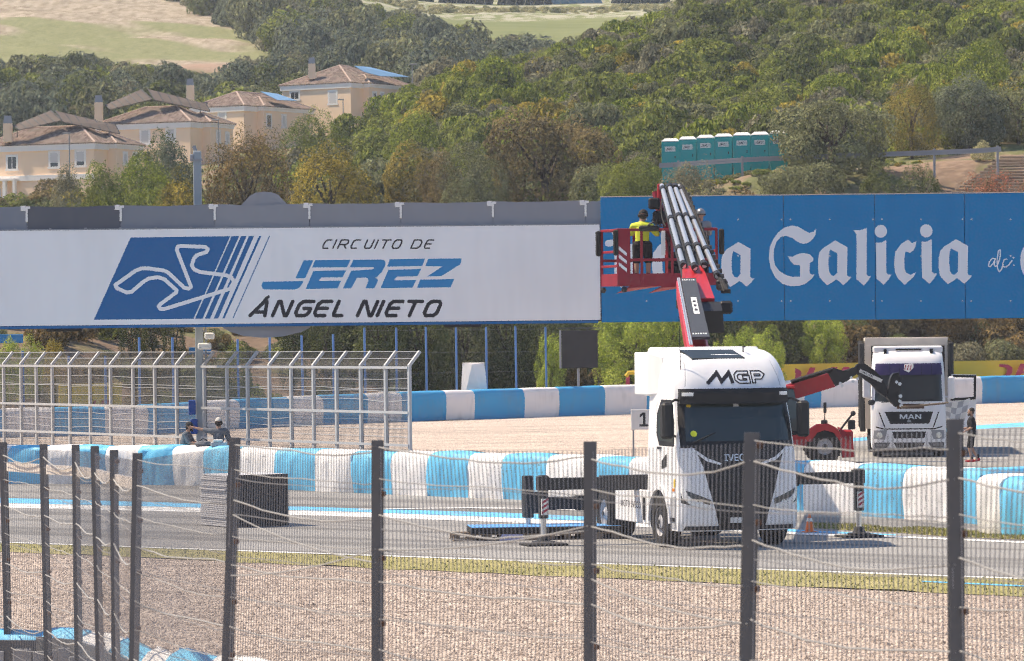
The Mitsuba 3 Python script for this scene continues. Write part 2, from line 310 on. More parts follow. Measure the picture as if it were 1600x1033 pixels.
# loose stones on the near gravel
_k = 80000; _d = 48 + 34 * rng.random(_k) ** 1.0; _q = np.column_stack([rng.uniform(-.14, .14, _k) * _d, _d])
_t = (_q - gl[0]) @ (gl[1] - gl[0]) / ((gl[1] - gl[0]) @ (gl[1] - gl[0])); _q = _q[_q[:, 1] < (gl[0] + _t[:, None] * (gl[1] - gl[0]))[:, 1] - .05]
_k = len(_q); _o = np.array([[1, 0, 0], [-1, 0, 0], [0, 1, 0], [0, -1, 0], [0, 0, 1], [0, 0, -.4]], float); _f = np.array([[0, 2, 4], [2, 1, 4], [1, 3, 4], [3, 0, 4], [2, 0, 5], [1, 2, 5], [3, 1, 5], [0, 3, 5]])
_s = rng.uniform(.008, .024, _k) * (1 + (rng.random(_k) < .03) * .9); _v = (_o[None] * rng.uniform(.6, 1.2, (_k, 6, 1)) * _s[:, None, None] * [1.2, 1.2, .9]); _a = rng.uniform(0, 6.28, _k)
_v = np.stack([_v[..., 0] * np.cos(_a)[:, None] - _v[..., 1] * np.sin(_a)[:, None], _v[..., 0] * np.sin(_a)[:, None] + _v[..., 1] * np.cos(_a)[:, None], _v[..., 2]], -1) + np.column_stack([_q, np.full(_k, .004)])[:, None]
_c = (np.array([.30, .235, .19]) + rng.random((_k, 1)) * np.array([.46, .395, .34])) * rng.uniform(.8, 1.2, (_k, 1))
put('loose_stones', TM(_v.reshape(-1, 3), (_f[None] + 6 * np.arange(_k)[:, None, None]).reshape(-1, 3)), 'leaf', label='loose pinkish beige stones over the near gravel trap', cat_='gravel', kind='stuff', color=np.repeat(_c, 6, 0))

# ------------------------------------------------------------------ foliage
def leaf_quads(P0, N, s, col):
    """Diamond leaves (or leaf clumps) at P0, normals N, half-length s."""
    k = len(P0); r = rng.normal(size=(k, 3)); a = np.cross(N, r); a /= np.linalg.norm(a, axis=1, keepdims=True) + 1e-9; b = np.cross(N, a)
    s = s[:, None]; bend = N * s * .25
    v = np.stack([P0 - a * s, P0 - b * s * .55 + bend, P0 + a * s, P0 + b * s * .55 + bend], 1).reshape(-1, 3)
    i = np.arange(k)[:, None] * 4; f = np.vstack([i + [0, 1, 2], i + [0, 2, 3]]).reshape(-1, 3)
    return v, f, np.repeat(col, 4, 0)
def crown(nl, nleaf, size, base, tip, seed, shape='round', asp=1.2, jit=.16, tipk=.38, low=.06):
    """Leaves over several uneven lobes filling a unit crown (radius 1, height 1). base and tip: the two leaf colours of the kind."""
    R = np.random.default_rng(seed); lob = []
    for i in range(nl):
        a, r = R.uniform(0, 2 * np.pi), math.sqrt(R.uniform(0, 1)) * (.68 if nl > 1 else 0)
        if shape == 'column': z, rr = R.uniform(.12, .85), R.uniform(.34, .5); r *= .55; rr *= 1.15 - .5 * z
        elif shape == 'airy': z, rr = R.uniform(.30, .92), R.uniform(.17, .30); r = r / .68 * .85 * (1 - .4 * abs(z - .5))
        else: z, rr = R.uniform(low + .15, .80) * (1 - .35 * r), R.uniform(.26, .46)
        lob.append((np.array([math.cos(a) * r, math.sin(a) * r, z]), np.array([rr, rr, rr * R.uniform(.5, .75)]), R.uniform(-1, 1)))
    if shape == 'round': lob.append((np.array([0, 0, .42]), np.array([.62, .62, .42]), 0.0))
    per = nleaf // len(lob); V, Fc, C, n0 = [], [], [], 0
    for c, rad, tn in lob:
        d = R.normal(size=(per, 3)); d /= np.linalg.norm(d, axis=1, keepdims=True)
        bump = .78 + .42 * meshkit.noise(d * 2.7 + c * 9 + seed, seed) + R.normal(0, .07, per)
        p = c + d * rad * bump[:, None]
        keep = p[:, 2] > low * .5
        for c2, r2, _ in lob:
            if c2 is not c: keep &= (((p - c2) / r2) ** 2).sum(1) > .55
        p, d2 = p[keep], d[keep]
        if not len(p): continue
        n = d2 + R.normal(0, .38, p.shape); n /= np.linalg.norm(n, axis=1, keepdims=True)
        k = np.clip(tipk + .30 * tn + R.normal(0, .25, len(p)) + .25 * (meshkit.noise(p * 4 + seed, 3) - .5), 0, 1)[:, None]
        col = (np.array(base) * (1 - k) + np.array(tip) * k) * (1 + jit * R.normal(size=(len(p), 1)))
        p = p * [1, 1, asp]
        v, f, cc = leaf_quads(p, n, size * R.uniform(.6, 1.35, len(p)), np.clip(col, .004, .9))
        V.append(v); Fc.append(f + n0); C.append(cc); n0 += len(v)
    V = np.vstack(V); rr = np.percentile(np.hypot(V[:, 0], V[:, 1]), 97.5); V = V / [rr, rr, np.percentile(V[:, 2], 99.6) / asp]
    return V, np.vstack(Fc), np.vstack(C)
KIND0 = {  # leaf colours (base, tip)
    'olive': ((.085, .095, .060), (.185, .20, .125)), 'lime': ((.085, .12, .028), (.26, .29, .07)), 'dark': ((.045, .058, .030), (.105, .125, .055)),
    'green': ((.075, .095, .033), (.185, .21, .065)), 'ochre': ((.10, .095, .035), (.25, .21, .07)), 'brown': ((.090, .078, .048), (.18, .15, .085)),
    'rust': ((.085, .070, .040), (.18, .135, .07)), 'grey': ((.105, .105, .080), (.215, .215, .165)), 'gold': ((.115, .105, .032), (.31, .26, .065)),
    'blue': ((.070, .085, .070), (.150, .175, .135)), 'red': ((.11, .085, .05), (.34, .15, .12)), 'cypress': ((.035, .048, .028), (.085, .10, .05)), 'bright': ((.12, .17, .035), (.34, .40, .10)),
    'pale': ((.16, .165, .10), (.36, .35, .24)),
}
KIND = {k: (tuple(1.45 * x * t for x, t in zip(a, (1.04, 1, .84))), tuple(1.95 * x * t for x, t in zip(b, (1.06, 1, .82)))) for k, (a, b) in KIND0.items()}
SG = {}
def group_of(kind, var, dens, shape='round', asp=1.2):
    """The shapegroup of one crown variant: dens says how fine its leaves are."""
    ab = min((.7, 1.0, 1.4, 1.9, 2.6, 3.6, 5.0, 7.0, 10.0), key=lambda a: abs(math.log(a / asp)))
    k = f'crown_{kind}_{shape}_{dens}_{var}_{int(ab * 10)}'
    if k not in SG:
        SG[k] = 1
        n, size, nl = {'t': (260, .20, 4), 's': (3400, .066, 9), 'm': (9000, .045, 13), 'l': (24000, .028, 20)}[dens]
        if shape == 'airy': n, nl = int(n * .75), nl + 6
        if ab > 1.5: n, nl = int(n * (.4 + .5 * ab)), int(nl * (.4 + .5 * ab))
        v, f, c = crown(nl, n, size, *KIND[kind], seed=var * 31 + abs(sum(map(ord, kind))) % 97, shape=shape, asp=ab)
        scene[k] = {'type': 'shapegroup', 'a': mikit.ply(TM(v, f), 'foliage', color=c)}
    return {'type': 'ref', 'id': k}, ab
def trunk_group():
    if 'trunk_group' not in scene:
        ms = [tube([(0, 0, -.25), (.02, .01, .25), (-.02, .03, .6)], [.085, .07, .04], 7)]
        for a in range(5):
            t = a * 1.256 + .3; ms.append(tube([(0, 0, .22 + .05 * a), (.2 * math.cos(t), .2 * math.sin(t), .45 + .04 * a), (.5 * math.cos(t), .5 * math.sin(t), .72)], [.04, .028, .012], 5))
        scene['trunk_group'] = {'type': 'shapegroup', 'a': mikit.ply(cat(ms), 'bark', smooth=True)}
    return {'type': 'ref', 'id': 'trunk_group'}
def place_m(x, y, z, R, H, rot): return T().translate([x, y, z]).rotate([0, 0, 1], rot).scale([R, R, H])
def tree(name, kind, px, ptop, d, half, label, cat_='bush', group=None, dens='m', shape='round', var=None, trunk=True, z0=None, sink=.0):
    """A bush or tree whose crown top the photo shows at (px, ptop), standing at distance d, half its width in pixels given."""
    top = W(px, ptop, d); zb = float(terrain([top[0]], [d])[0]) if z0 is None else z0
    H, R = max(top[2] - zb, .6) * 1.04, half / S(d)
    t = thing(name, label, cat_, group); v = int(rng.integers(0, 3)) if var is None else var; rot = float(rng.uniform(0, 360))
    g, ab = group_of(kind, v, dens, shape, H / R)
    scene[t + '__crown'] = {'type': 'instance', 'g': g, 'to_world': place_m(top[0], d, zb - sink * H, R, H * (1 + sink) / ab, rot)}
    if trunk: scene[t + '__trunk'] = {'type': 'instance', 'g': trunk_group(), 'to_world': place_m(top[0], d, zb, R * .8, H, rot)}
    return t
def scrub(name, label, cat_, pts, kinds, weights, dens, rad, hk, shape='round', ok=None):
    """Countless bushes that read as one mass: one stuff object of instances."""
    tag(name, label, cat_, kind='stuff'); taken[name] = n_ = 1
    kinds_i = rng.choice(len(kinds), len(pts), p=np.array(weights) / sum(weights))
    z = terrain(pts[:, 0], pts[:, 1])
    patch = meshkit.fbm(np.column_stack([pts * .05, 0 * z]), 3, 5)
    for i, (x, y) in enumerate(pts):
        ki = kinds_i[i] if rng.random() < .6 else int(np.clip((patch[i] - .25) * 2 * len(kinds), 0, len(kinds) - 1))
        R = rad * math.exp(float(np.clip(rng.normal(0, .32), -.6, .55))); H = R * hk * rng.uniform(.75, 1.25)
        if ok is not None and not ok(x, y, float(z[i]), H): continue
        g, ab = group_of(kinds[ki], int(rng.integers(0, 2)), dens, shape, hk)
        scene[f'{name}__{n_:03d}'] = {'type': 'instance', 'g': g, 'to_world': place_m(x, y, float(z[i]) - .12 * H, R, H * 1.12 / ab, float(rng.uniform(0, 360)))}; n_ += 1
def scatter(px0, px1, d0, d1, step, keep=None):
    out, d = [], d0
    while d < d1:
        x = px0
        while x < px1:
            out.append((x + rng.uniform(-.5, .5) * step * S(d), d + rng.uniform(-.5, .5) * step)); x += step * S(d)
        d += step
    out = [(p, q) for p, q in out if keep is None or keep(p, q)]
    return np.array([((p - 800) / F * q, q) for p, q in out])
# the right-hand hill and its crest, wholly under maquis
def hill_keep(px, d):
    lo = np.interp(px, [330, 430, 600, 800, 950, 1100, 1200, 1700], [335, 312, 290, 272, 262, 262, 262, 268])
    hi = np.interp(px, [330, 430, 520, 640, 800, 1000, 1100, 1700], [336, 352, 368, 382, 402, 432, 450, 470])
    return lo < d < hi
def photo_y(x, y, z): return 516.5 - x / y * F * SA - (z - HC) * S(y) * CA
def crest_ok(x, y, z, H):
    px = 800 + x / y * F
    return px > 1090 or photo_y(x, y, z + H * .95) > np.interp(px, [300, 430, 470, 520, 560, 600, 640, 700, 760, 870, 960, 1090], [240, 214, 182, 176, 166, 150, 131, 106, 90, 74, 34, 2])
scrub('maquis', 'dense mixed scrub of green, olive and yellowish bushes covering the whole hillside on the right', 'scrub',
      scatter(300, 1720, 262, 472, 2.3, hill_keep), ['dark', 'olive', 'green', 'grey', 'lime', 'green', 'gold', 'lime'], [3, 4.4, 4, 2.4, 3.2, 2, 1.1, 1.2], 's', 1.7, 1.15, ok=crest_ok)
def wood_ok(x, y, z, H):
    px, top, base = 800 + x / y * F, photo_y(x, y, z + H * .92), photo_y(x, y, z)
    if px < 470:
        low = np.interp(px, [-200, 0, 60, 120, 200, 300, 345, 372, 420, 470], [100, 97, 88, 84, 97, 110, 120, 98, 86, 92])
        return (top > low and y < 640) or (y > 600 and base < (px - 285) * .5 and px > 280)
    return top > np.interp(px, [470, 560, 600, 660, 690, 740, 780, 840, 880, 960], [-30, 0, 14, 20, 40, 40, 60, 50, 74, 100])
scrub('olive_wood', 'wood of grey-green olive trees behind the houses and along the valley', 'trees',
      scatter(-120, 960, 440, 770, 4.1, lambda p, d: d > (440 if p < 420 else (470 if p < 660 else 455))), ['blue', 'olive', 'blue', 'dark', 'grey', 'olive', 'green'], [5, 4, 4, 2.5, 2, 2, 1], 's', 3.1, 1.45, ok=wood_ok)
scrub('bank_scrub', 'low dry scrub on the bank between the circuit and the houses', 'scrub',
      scatter(-100, 760, 222, 350, 3.4, lambda p, d: d < 345 and not (560 < p < 720 and d < 285)), ['green', 'brown', 'olive', 'gold', 'dark', 'lime'], [3, 2, 2, 1.3, 2, 1.5], 's', 1.7, 1.2)
scrub('bank_shrubs', 'low brown and green shrubs dotted over the earth bank under the bridge on the left', 'shrubs',
      scatter(-100, 800, 172, 224, 3.0, lambda p, d: rng.random() < .8 and d > b2(p)[1] + 9), ['dark', 'brown', 'green', 'olive', 'rust'], [3, 2.2, 2, 2, 1], 's', .85, 1.0)
scrub('embankment_scrub', 'dark reddish and brown scrub covering the embankment under the right half of the bridge', 'scrub',
      scatter(880, 1740, 205, 236, 2.2, lambda p, d: d > b2(p)[1] + 13 and d < 235.5), ['rust', 'dark', 'brown', 'cypress', 'dark'], [2, 3, 2.4, 2, 2], 's', 1.25, 1.3)
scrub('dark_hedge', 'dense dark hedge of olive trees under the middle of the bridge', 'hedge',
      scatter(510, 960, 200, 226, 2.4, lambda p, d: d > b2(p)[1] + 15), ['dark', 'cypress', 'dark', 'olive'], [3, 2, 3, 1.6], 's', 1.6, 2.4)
scrub('slope_tufts', 'dry grass tufts over the bare earth slopes above the bridge', 'grass',
      scatter(560, 1720, 228, 262, .85, lambda p, d: rng.random() < (.75 if p < 1330 else .22 if p < 1440 else 0)), ['green', 'gold', 'pale', 'olive'], [4, 1.2, 1.2, 2], 't', .34, .6)
scrub('field_edge_weeds', 'pale weeds along the top edge of the meadow under the solar arrays', 'weeds',
      scatter(560, 1120, 768, 784, 2.2), ['pale', 'olive', 'pale'], [4, 1, 2], 's', .8, .7)
TREES = [
    # name, kind, px, top, d, half width, category, density, shape, label
    ('brown_tree', 'brown', 850, 181, 268, 112, 'tree', 'l', 'round', 'widest brown-green tree above the bridge, left of the lifting cage'),
    ('olive_bush', 'olive', 735, 230, 264, 62, 'bush', 'l', 'round', 'olive-green bush at the left foot of the widest brown tree'),
    ('ochre_tree', 'gold', 517, 232, 262, 80, 'tree', 'l', 'round', 'rounded orange-yellow tree rising above the grey bridge panels'),
    ('rust_tree', 'rust', 385, 208, 272, 68, 'tree', 'l', 'round', 'dark reddish-brown tree left of the orange-yellow one'),
    ('lime_bush', 'lime', 218, 248, 266, 62, 'bush', 'l', 'round', 'wide yellow-green bush in front of the nearest house, left of the mast'),
    ('lime_bush', 'green', 160, 262, 262, 44, 'bush', 'm', 'round', 'smaller green bush left of the wide yellow-green one'),
    ('lime_bush', 'gold', 275, 268, 261, 42, 'bush', 'm', 'round', 'yellowish bush just left of the mast above the bridge'),
    ('grey_bush', 'grey', 103, 264, 258, 27, 'bush', 'm', 'round', 'greyish bush against the nearest house, leftmost bush above the bridge'),
    ('dark_tree', 'dark', 250, 211, 318, 50, 'tree', 'm', 'round', 'dark green tree beside the nearest house, under the second house'),
    ('blue_green_bush', 'blue', 268, 224, 300, 36, 'bush', 'm', 'round', 'blue-green rounded bush behind the mast, in front of the dark green tree'),
    ('dark_bush', 'green', 492, 176, 338, 56, 'bush', 'l', 'round', 'dark green bush below the farthest house, at the crest of the hill'),
    ('yellow_bush', 'ochre', 640, 228, 284, 50, 'bush', 'm', 'round', 'olive-yellow bush right of the orange-yellow tree'),
    ('yellow_bush', 'brown', 690, 240, 276, 38, 'bush', 'm', 'round', 'brownish bush between the orange-yellow tree and the widest brown tree'),
    ('olive_tree', 'olive', 1296, 160, 243, 100, 'tree', 'l', 'round', 'large grey-green olive tree right of the toilet cabins'),
    ('olive_shrub', 'olive', 1266, 260, 236, 76, 'bush', 'l', 'round', 'low pale olive shrub at the foot of the large olive tree'),
    ('olive_shrub', 'grey', 1078, 262, 234, 52, 'bush', 'l', 'round', 'pale grey-green shrub below the toilet cabins'),
    ('olive_shrub', 'green', 985, 250, 250, 58, 'bush', 'l', 'round', 'green shrub above the bridge, left of the toilet cabins and behind the cage'),
    ('olive_shrub', 'olive', 930, 262, 256, 40, 'bush', 'm', 'round', 'small olive shrub at the right foot of the widest brown tree'),
    ('olive_shrub', 'dark', 1372, 258, 237, 36, 'bush', 'm', 'round', 'dark shrub at the right foot of the large olive tree'),
    ('yellow_tree', 'ochre', 1424, 128, 262, 48, 'tree', 'l', 'round', 'airy yellow-green tree with a bare dark trunk, above the guardrail'),
    ('olive_thicket', 'blue', 1515, 122, 264, 62, 'tree', 'l', 'round', 'dark grey-green olive tree behind the right end of the guardrail'),
    ('olive_thicket', 'olive', 1590, 128, 266, 56, 'tree', 'l', 'round', 'grey-green olive tree at the right edge of the photo, above the log steps'),
    ('round_bush', 'pale', 1534, 221, 247, 20, 'bush', 'm', 'round', 'small pale round bush in front of the guardrail, left of the log steps'),
    ('flowering_shrub', 'red', 1552, 277, 236, 50, 'bush', 'l', 'round', 'reddish flowering shrub beside the log steps'),
    ('flowering_shrub', 'red', 1640, 268, 237, 55, 'bush', 'm', 'round', 'reddish flowering shrub cut off by the right edge, right of the other one'),
    ('dark_shrub', 'dark', 1440, 264, 236, 42, 'bush', 'l', 'round', 'dark shrub on the earth slope left of the log steps'),
    ('lime_shrub', 'lime', 1412, 46, 332, 46, 'bush', 'm', 'round', 'bright lime bush high on the right hillside, left of the larger bright one'),
    ('lime_shrub', 'lime', 1530, 70, 300, 76, 'bush', 'l', 'round', 'largest bright lime bush high on the right hillside'),
    ('lime_shrub', 'lime', 770, 92, 352, 58, 'bush', 'm', 'round', 'bright lime bush on the hill crest in the middle of the photo'),
    ('lime_shrub', 'lime', 722, 104, 356, 34, 'bush', 'm', 'round', 'small lime bush on the crest left of the middle one'),
    ('lime_shrub', 'green', 1110, 62, 342, 62, 'bush', 'm', 'round', 'wide green bush high on the hill straight above the toilet cabins'),
    ('lime_shrub', 'gold', 900, 162, 318, 32, 'bush', 'm', 'round', 'yellow-flowering bush on the hillside above the widest brown tree'),
    ('lime_shrub', 'gold', 1165, 100, 322, 32, 'bush', 'm', 'round', 'yellow-flowering bush on the hillside above the toilet cabins'),
    ('lime_shrub', 'lime', 1290, 120, 300, 44, 'bush', 'm', 'round', 'lime bush on the hillside above the large olive tree'),
    ('lime_shrub', 'green', 1200, 140, 292, 48, 'bush', 'm', 'round', 'green bush on the hillside behind the last toilet cabin'),
    ('lime_shrub', 'lime', 645, 178, 318, 42, 'bush', 'm', 'round', 'lime bush on the slope right of the farthest house'),
    # under the bridge
    ('cypress', 'cypress', 203, 470, 187, 22, 'tree', 'm', 'column', 'leftmost dark conifer behind the white mesh fence'),
    ('cypress', 'cypress', 238, 466, 188, 23, 'tree', 'm', 'column', 'second dark conifer from the left behind the white mesh fence'),
    ('cypress', 'cypress', 272, 468, 187, 22, 'tree', 'm', 'column', 'third dark conifer from the left, just left of the mast'),
    ('cypress', 'cypress', 458, 470, 193, 26, 'tree', 'm', 'column', 'dark conifer under the round grey plate of the bridge'),
    ('cypress', 'cypress', 508, 468, 194, 28, 'tree', 'm', 'column', 'dark conifer just right of the round grey plate of the bridge'),
    ('yellow_shrub', 'bright', 14, 532, 179, 22, 'bush', 'm', 'round', 'low yellow-green shrub at the left edge below the blue banner'),
    ('yellow_shrub', 'bright', 48, 528, 180, 22, 'bush', 'm', 'round', 'low yellow-green shrub, second from the left edge'),
    ('yellow_shrub', 'gold', 84, 536, 179, 20, 'bush', 'm', 'round', 'low yellowish shrub, third from the left edge'),
    ('verge_shrub', 'green', 362, 540, 186, 34, 'bush', 'm', 'round', 'low green shrub under the bridge right of the mast'),
    ('verge_shrub', 'brown', 145, 556, 181, 42, 'bush', 'm', 'round', 'brownish low shrub behind the yellow banner seen through the mesh fence'),
    ('verge_shrub', 'dark', 320, 560, 183, 50, 'bush', 'm', 'round', 'dark low shrub behind the mast, seen through the mesh fence'),
    ('hedge_tree', 'dark', 590, 470, 199, 50, 'tree', 'l', 'round', 'dark olive tree under the bridge above the right end of the mesh fence'),
    ('hedge_tree', 'dark', 655, 460, 201, 52, 'tree', 'l', 'round', 'dark olive tree under the bridge left of the white concrete block'),
    ('hedge_tree', 'olive', 722, 462, 203, 52, 'tree', 'l', 'round', 'dark olive tree under the bridge straight behind the white concrete block'),
    ('hedge_tree', 'dark', 790, 458, 204, 54, 'tree', 'l', 'round', 'dark olive tree under the bridge right of the white concrete block'),
    ('hedge_tree', 'dark', 850, 470, 206, 48, 'tree', 'l', 'round', 'dark olive tree under the bridge behind the blank screen'),
    ('plane_tree', 'bright', 860, 528, 199, 24, 'tree', 'm', 'airy', 'small bright green leafy sapling left of the blank screen'),
    ('plane_tree', 'bright', 985, 474, 200, 62, 'tree', 'l', 'airy', 'bright green leafy tree between the blank screen and the white truck'),
    ('plane_tree', 'bright', 1040, 482, 202, 44, 'tree', 'l', 'airy', 'bright green leafy tree just left of the red crane boom'),
    ('plane_tree', 'bright', 1180, 516, 206, 48, 'tree', 'l', 'airy', 'bright green leafy tree over the roof of the white truck'),
    ('plane_tree', 'bright', 1140, 528, 206, 30, 'tree', 'm', 'airy', 'low bright green tree just right of the red crane boom'),
    ('young_tree', 'bright', 1287, 496, 219, 37, 'tree', 'l', 'airy', 'young light green tree with a thin trunk in front of the round dark bush'),
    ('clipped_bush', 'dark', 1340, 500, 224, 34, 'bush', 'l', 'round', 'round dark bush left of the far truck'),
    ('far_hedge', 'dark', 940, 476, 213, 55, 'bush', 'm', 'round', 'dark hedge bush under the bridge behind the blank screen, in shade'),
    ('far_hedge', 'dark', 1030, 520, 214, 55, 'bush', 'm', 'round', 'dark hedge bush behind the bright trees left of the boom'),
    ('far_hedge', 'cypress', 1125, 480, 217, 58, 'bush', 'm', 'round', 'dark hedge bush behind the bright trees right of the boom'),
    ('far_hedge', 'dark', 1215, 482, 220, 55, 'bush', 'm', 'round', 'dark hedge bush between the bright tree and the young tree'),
    ('russet_hedge', 'brown', 1395, 470, 229, 50, 'bush', 'l', 'round', 'brown-green hedge bush right behind the cargo box of the far truck'),
    ('russet_hedge', 'rust', 1468, 474, 230, 48, 'bush', 'l', 'round', 'reddish hedge bush above the right side of the far truck'),
    ('russet_hedge', 'rust', 1540, 474, 231, 48, 'bush', 'l', 'round', 'reddish hedge bush above the lettered yellow banner'),
    ('russet_hedge', 'brown', 1606, 472, 232, 46, 'bush', 'l', 'round', 'brown hedge bush under the bridge at the right edge'),
    ('low_shrub', 'grey', 1508, 538, 225, 36, 'bush', 'm', 'round', 'low grey-green shrub above the yellow banner right of the far truck'),
    ('low_shrub', 'olive', 1575, 534, 226, 42, 'bush', 'm', 'round', 'low olive shrub above the yellow banner at the right edge'),
    ('low_shrub', 'bright', 1240, 553, 222, 40, 'bush', 'm', 'round', 'low bright green shrub right of the white truck, under the young tree'),
]
for n, k, px, top, d, half, c, dens, shp, lab in TREES:
    tree(n, k, px, top, d, half, lab, c, dens=dens, shape=shp, trunk=c == 'tree', sink=.06 if c == 'bush' else 0)

# ------------------------------------------------------------------ barriers
def edge_noise(a): return (meshkit.noise(np.asarray(a, float), 11) - .5)
def cover_block(p0, p1, z, thick, lump, seed):
    """One soft block of a barrier from foot point p0 to p1: a bulging face, a rounded sagging top, a back."""
    p0, p1 = np.array(p0), np.array(p1); L = np.linalg.norm(p1 - p0); t = (p1 - p0) / L; n = np.array([t[1], -t[0]])
    if n[1] > 0: n = -n
    na = max(5, int(L / .14)); prof = [(.02, 0.0), (.0, .15 * z), (-.03, .4 * z), (-.04, .68 * z), (-.01, .86 * z), (.07, .955 * z), (.19, z), (thick * .5, z * 1.005), (thick - .12, z * .99), (thick, .9 * z), (thick, 0.)]
    prof = np.array(prof); A = np.linspace(0, 1, na); V = np.zeros((na, len(prof), 3))
    for i, a in enumerate(A):
        c = p0 + (p1 - p0) * a; e = min(a, 1 - a) * L; pinch = .018 * math.exp(-e / .06)
        for j, (o, h) in enumerate(prof):
            w = edge_noise([[c[0] * 2.3 + seed, c[1] * 2.3, h * 3.]])[0] * lump + edge_noise([[c[0] * 5.7, c[1] * 5.7 + seed, h * 2.]])[0] * lump * .45
            wz = edge_noise([[c[0] * 1.1, c[1] * 1.1, 9. + seed * .1]])[0] * lump * .9 * (h / z)
            q = c - n * (o + pinch) + n * w * (1 if j < 9 else 0)
            V[i, j] = [q[0], q[1], max(0.003, h + wz * (h > .5 * z) - pinch * (h > .9 * z))]
    m = grid(V)
    caps = []
    for i in (0, na - 1):
        k = len(prof); caps.append(TM(V[i], [[0, a, a + 1] for a in range(1, k - 1)]))
    return cat(m, caps)
def barrier(name, label, cuts, foot, z_of, first_blue, mats, thick, lump):
    b = thing(name, label, 'barrier')
    for i, (a, c) in enumerate(zip(cuts[:-1], cuts[1:])):
        put('block', cover_block(foot(a), foot(c), z_of((a + c) / 2), thick, lump, i * 3.7), mats[(i + (0 if first_blue else 1)) % 2], b, smooth=50)
    return b
B1C = [-150, -105, -62, -20, 14, 66, 118, 166, 217, 271, 320, 372, 430, 493, 550, 614, 668, 732, 786, 855, 933, 986, 1040, 1110, 1185, 1256, 1338, 1411, 1489, 1531]
barrier('soft_barrier', 'long soft barrier with sky-blue and white blocks along the far edge of the track', B1C, b1, lambda x: np.interp(x, [0, 540, 1000, 1500], [1.12, 1.15, 1.18, 1.2]), True, ('cover_blue', 'cover_white'), 1.1, .10)
e0, e1 = g2(1527, 834), g2(1720, 846)
eb = lambda px: e0 + (e1 - e0) * (px - 1527) / 193
barrier('soft_barrier', 'nearer end piece of soft barrier, white block then blue, at the right edge', [1527, 1566, 1640, 1720], eb, lambda x: 1.2, False, ('cover_blue', 'cover_white'), 1.3, .13)
w = eb(1545)
put('folded_tarp', cover_block(w + [.1, .55], w + [1.3, .95], .16, .45, .08, 3.), 'cover_blue', None, 'sky-blue tarpaulin folded up on top of the nearer barrier end', 'tarpaulin', smooth=60, M=RZ(0, (0, 0, 1.2)))
B2C = [-160, -75, 5, 83, 164, 232, 322, 373, 452, 505, 574, 628, 697, 742, 819, 874, 945, 1010, 1090, 1150, 1215, 1256, 1283, 1400, 1477, 1535, 1615, 1700]
# colours as seen: the run alternates, white starts at 5
def wall_barrier():
    b = thing('wall_barrier', 'far blue and white barrier wall along the back of the gravel', 'barrier'); blue = False
    for i, (a, c) in enumerate(zip(B2C[:-1], B2C[1:])):
        z = float(np.interp((a + c) / 2, [0, 330, 640, 1000, 1600], [1.24, 1.32, 1.45, 1.5, 1.52])); blue = i % 2 == 1
        put('block', cover_block(b2(a), b2(c), z, .8, .035, i * 1.9), 'wall_blue' if blue else 'wall_white', b, smooth=50)
wall_barrier()
# near barrier under the left fence, only its top in view
nb = thing('near_barrier', 'near barrier at the bottom left, blue and white tarpaulin over its top', 'barrier')
nbp = [(-70, 983, 42.5), (60, 978, 42.3), (118, 984, 41.8), (165, 1000, 40.5), (215, 1010, 39), (250, 1016, 37.5), (318, 1022, 36.8), (390, 1030, 36)]
for i, (p, q) in enumerate(zip(nbp[:-1], nbp[1:])):
    a, c = W(*p), W(*q); v = (a[:2] - c[:2]); L = np.linalg.norm(v)
    put('cover', cover_block(a[:2], c[:2], max(.2, min(a[2], c[2]) + .0), .34, .08, i * 2.3), 'cover_blue' if i % 2 == 1 or i == 0 else 'cover_white', nb, smooth=60)
    if i < 4:
        put('skirt', beam((*(a[:2] + [0, -.10]), a[2] / 2 - .05), (*(c[:2] + [0, -.10]), a[2] / 2 - .05), .05, a[2] - .12), 'post_grey', nb)
        for k in range(3):
            c0 = a[:2] + (c[:2] - a[:2]) * (k + .5) / 3
            put('pale_patch', bx(c0[0] - .11, c0[0] + .10, c0[1] - .16, c0[1] - .13, a[2] - .52 + .05 * (k % 2), a[2] - .26 + .03 * k, .03), 'galv', nb)

# ------------------------------------------------------------------ the bridge with its banners
YB = 113.5
br = thing('footbridge', 'bridge across the track carrying a white circuit banner and a blue lettered banner', 'bridge')
zt, zb_, zw = HC + 205 / S(YB), HC + 12 / S(YB), HC + 164 / S(YB)
bxp = lambda px: W(px, 516.5, YB)[0]
put('deck', bx(-26, 26, YB + .45, YB + 1.3, zb_ + .12, zb_ + .34), 'galv_dark', br)
put('back_parapet', bx(-26, 26, YB + 1.32, YB + 1.4, zb_ + .1, zt - .5), 'panel_grey', br)
put('roof_beam', bx(-26, 26, YB + .42, YB + .62, zt - .42, zt - .22), 'galv_dark', br)
put('bottom_beam', bx(-26, 26, YB + .3, YB + .44, zb_ + .02, zb_ + .3), 'galv_dark', br)
for x in (-22.5, 22.5):
    for y in (.6, 1.25): put('support', bx(x - .25, x + .25, YB + y - .25, YB + y + .25, -.1, zb_ + .12, .02), 'mast_paint', br)
for i, x in enumerate(np.arange(-24, 24.1, 2.4)):
    put('strut', beam((x, YB + .47, zb_ + .3), (x + (1.2 if i % 2 else -1.2), YB + .47, zt - .4), .09, .09), 'galv_dark', br)
gx = [-150, 43, 190, 337, 485, 628, 772, 917, 941]; gm = ['panel_mid', 'panel_dark', 'panel_mid', 'panel_grey', 'panel_grey', 'panel_grey', 'panel_grey', 'panel_grey']
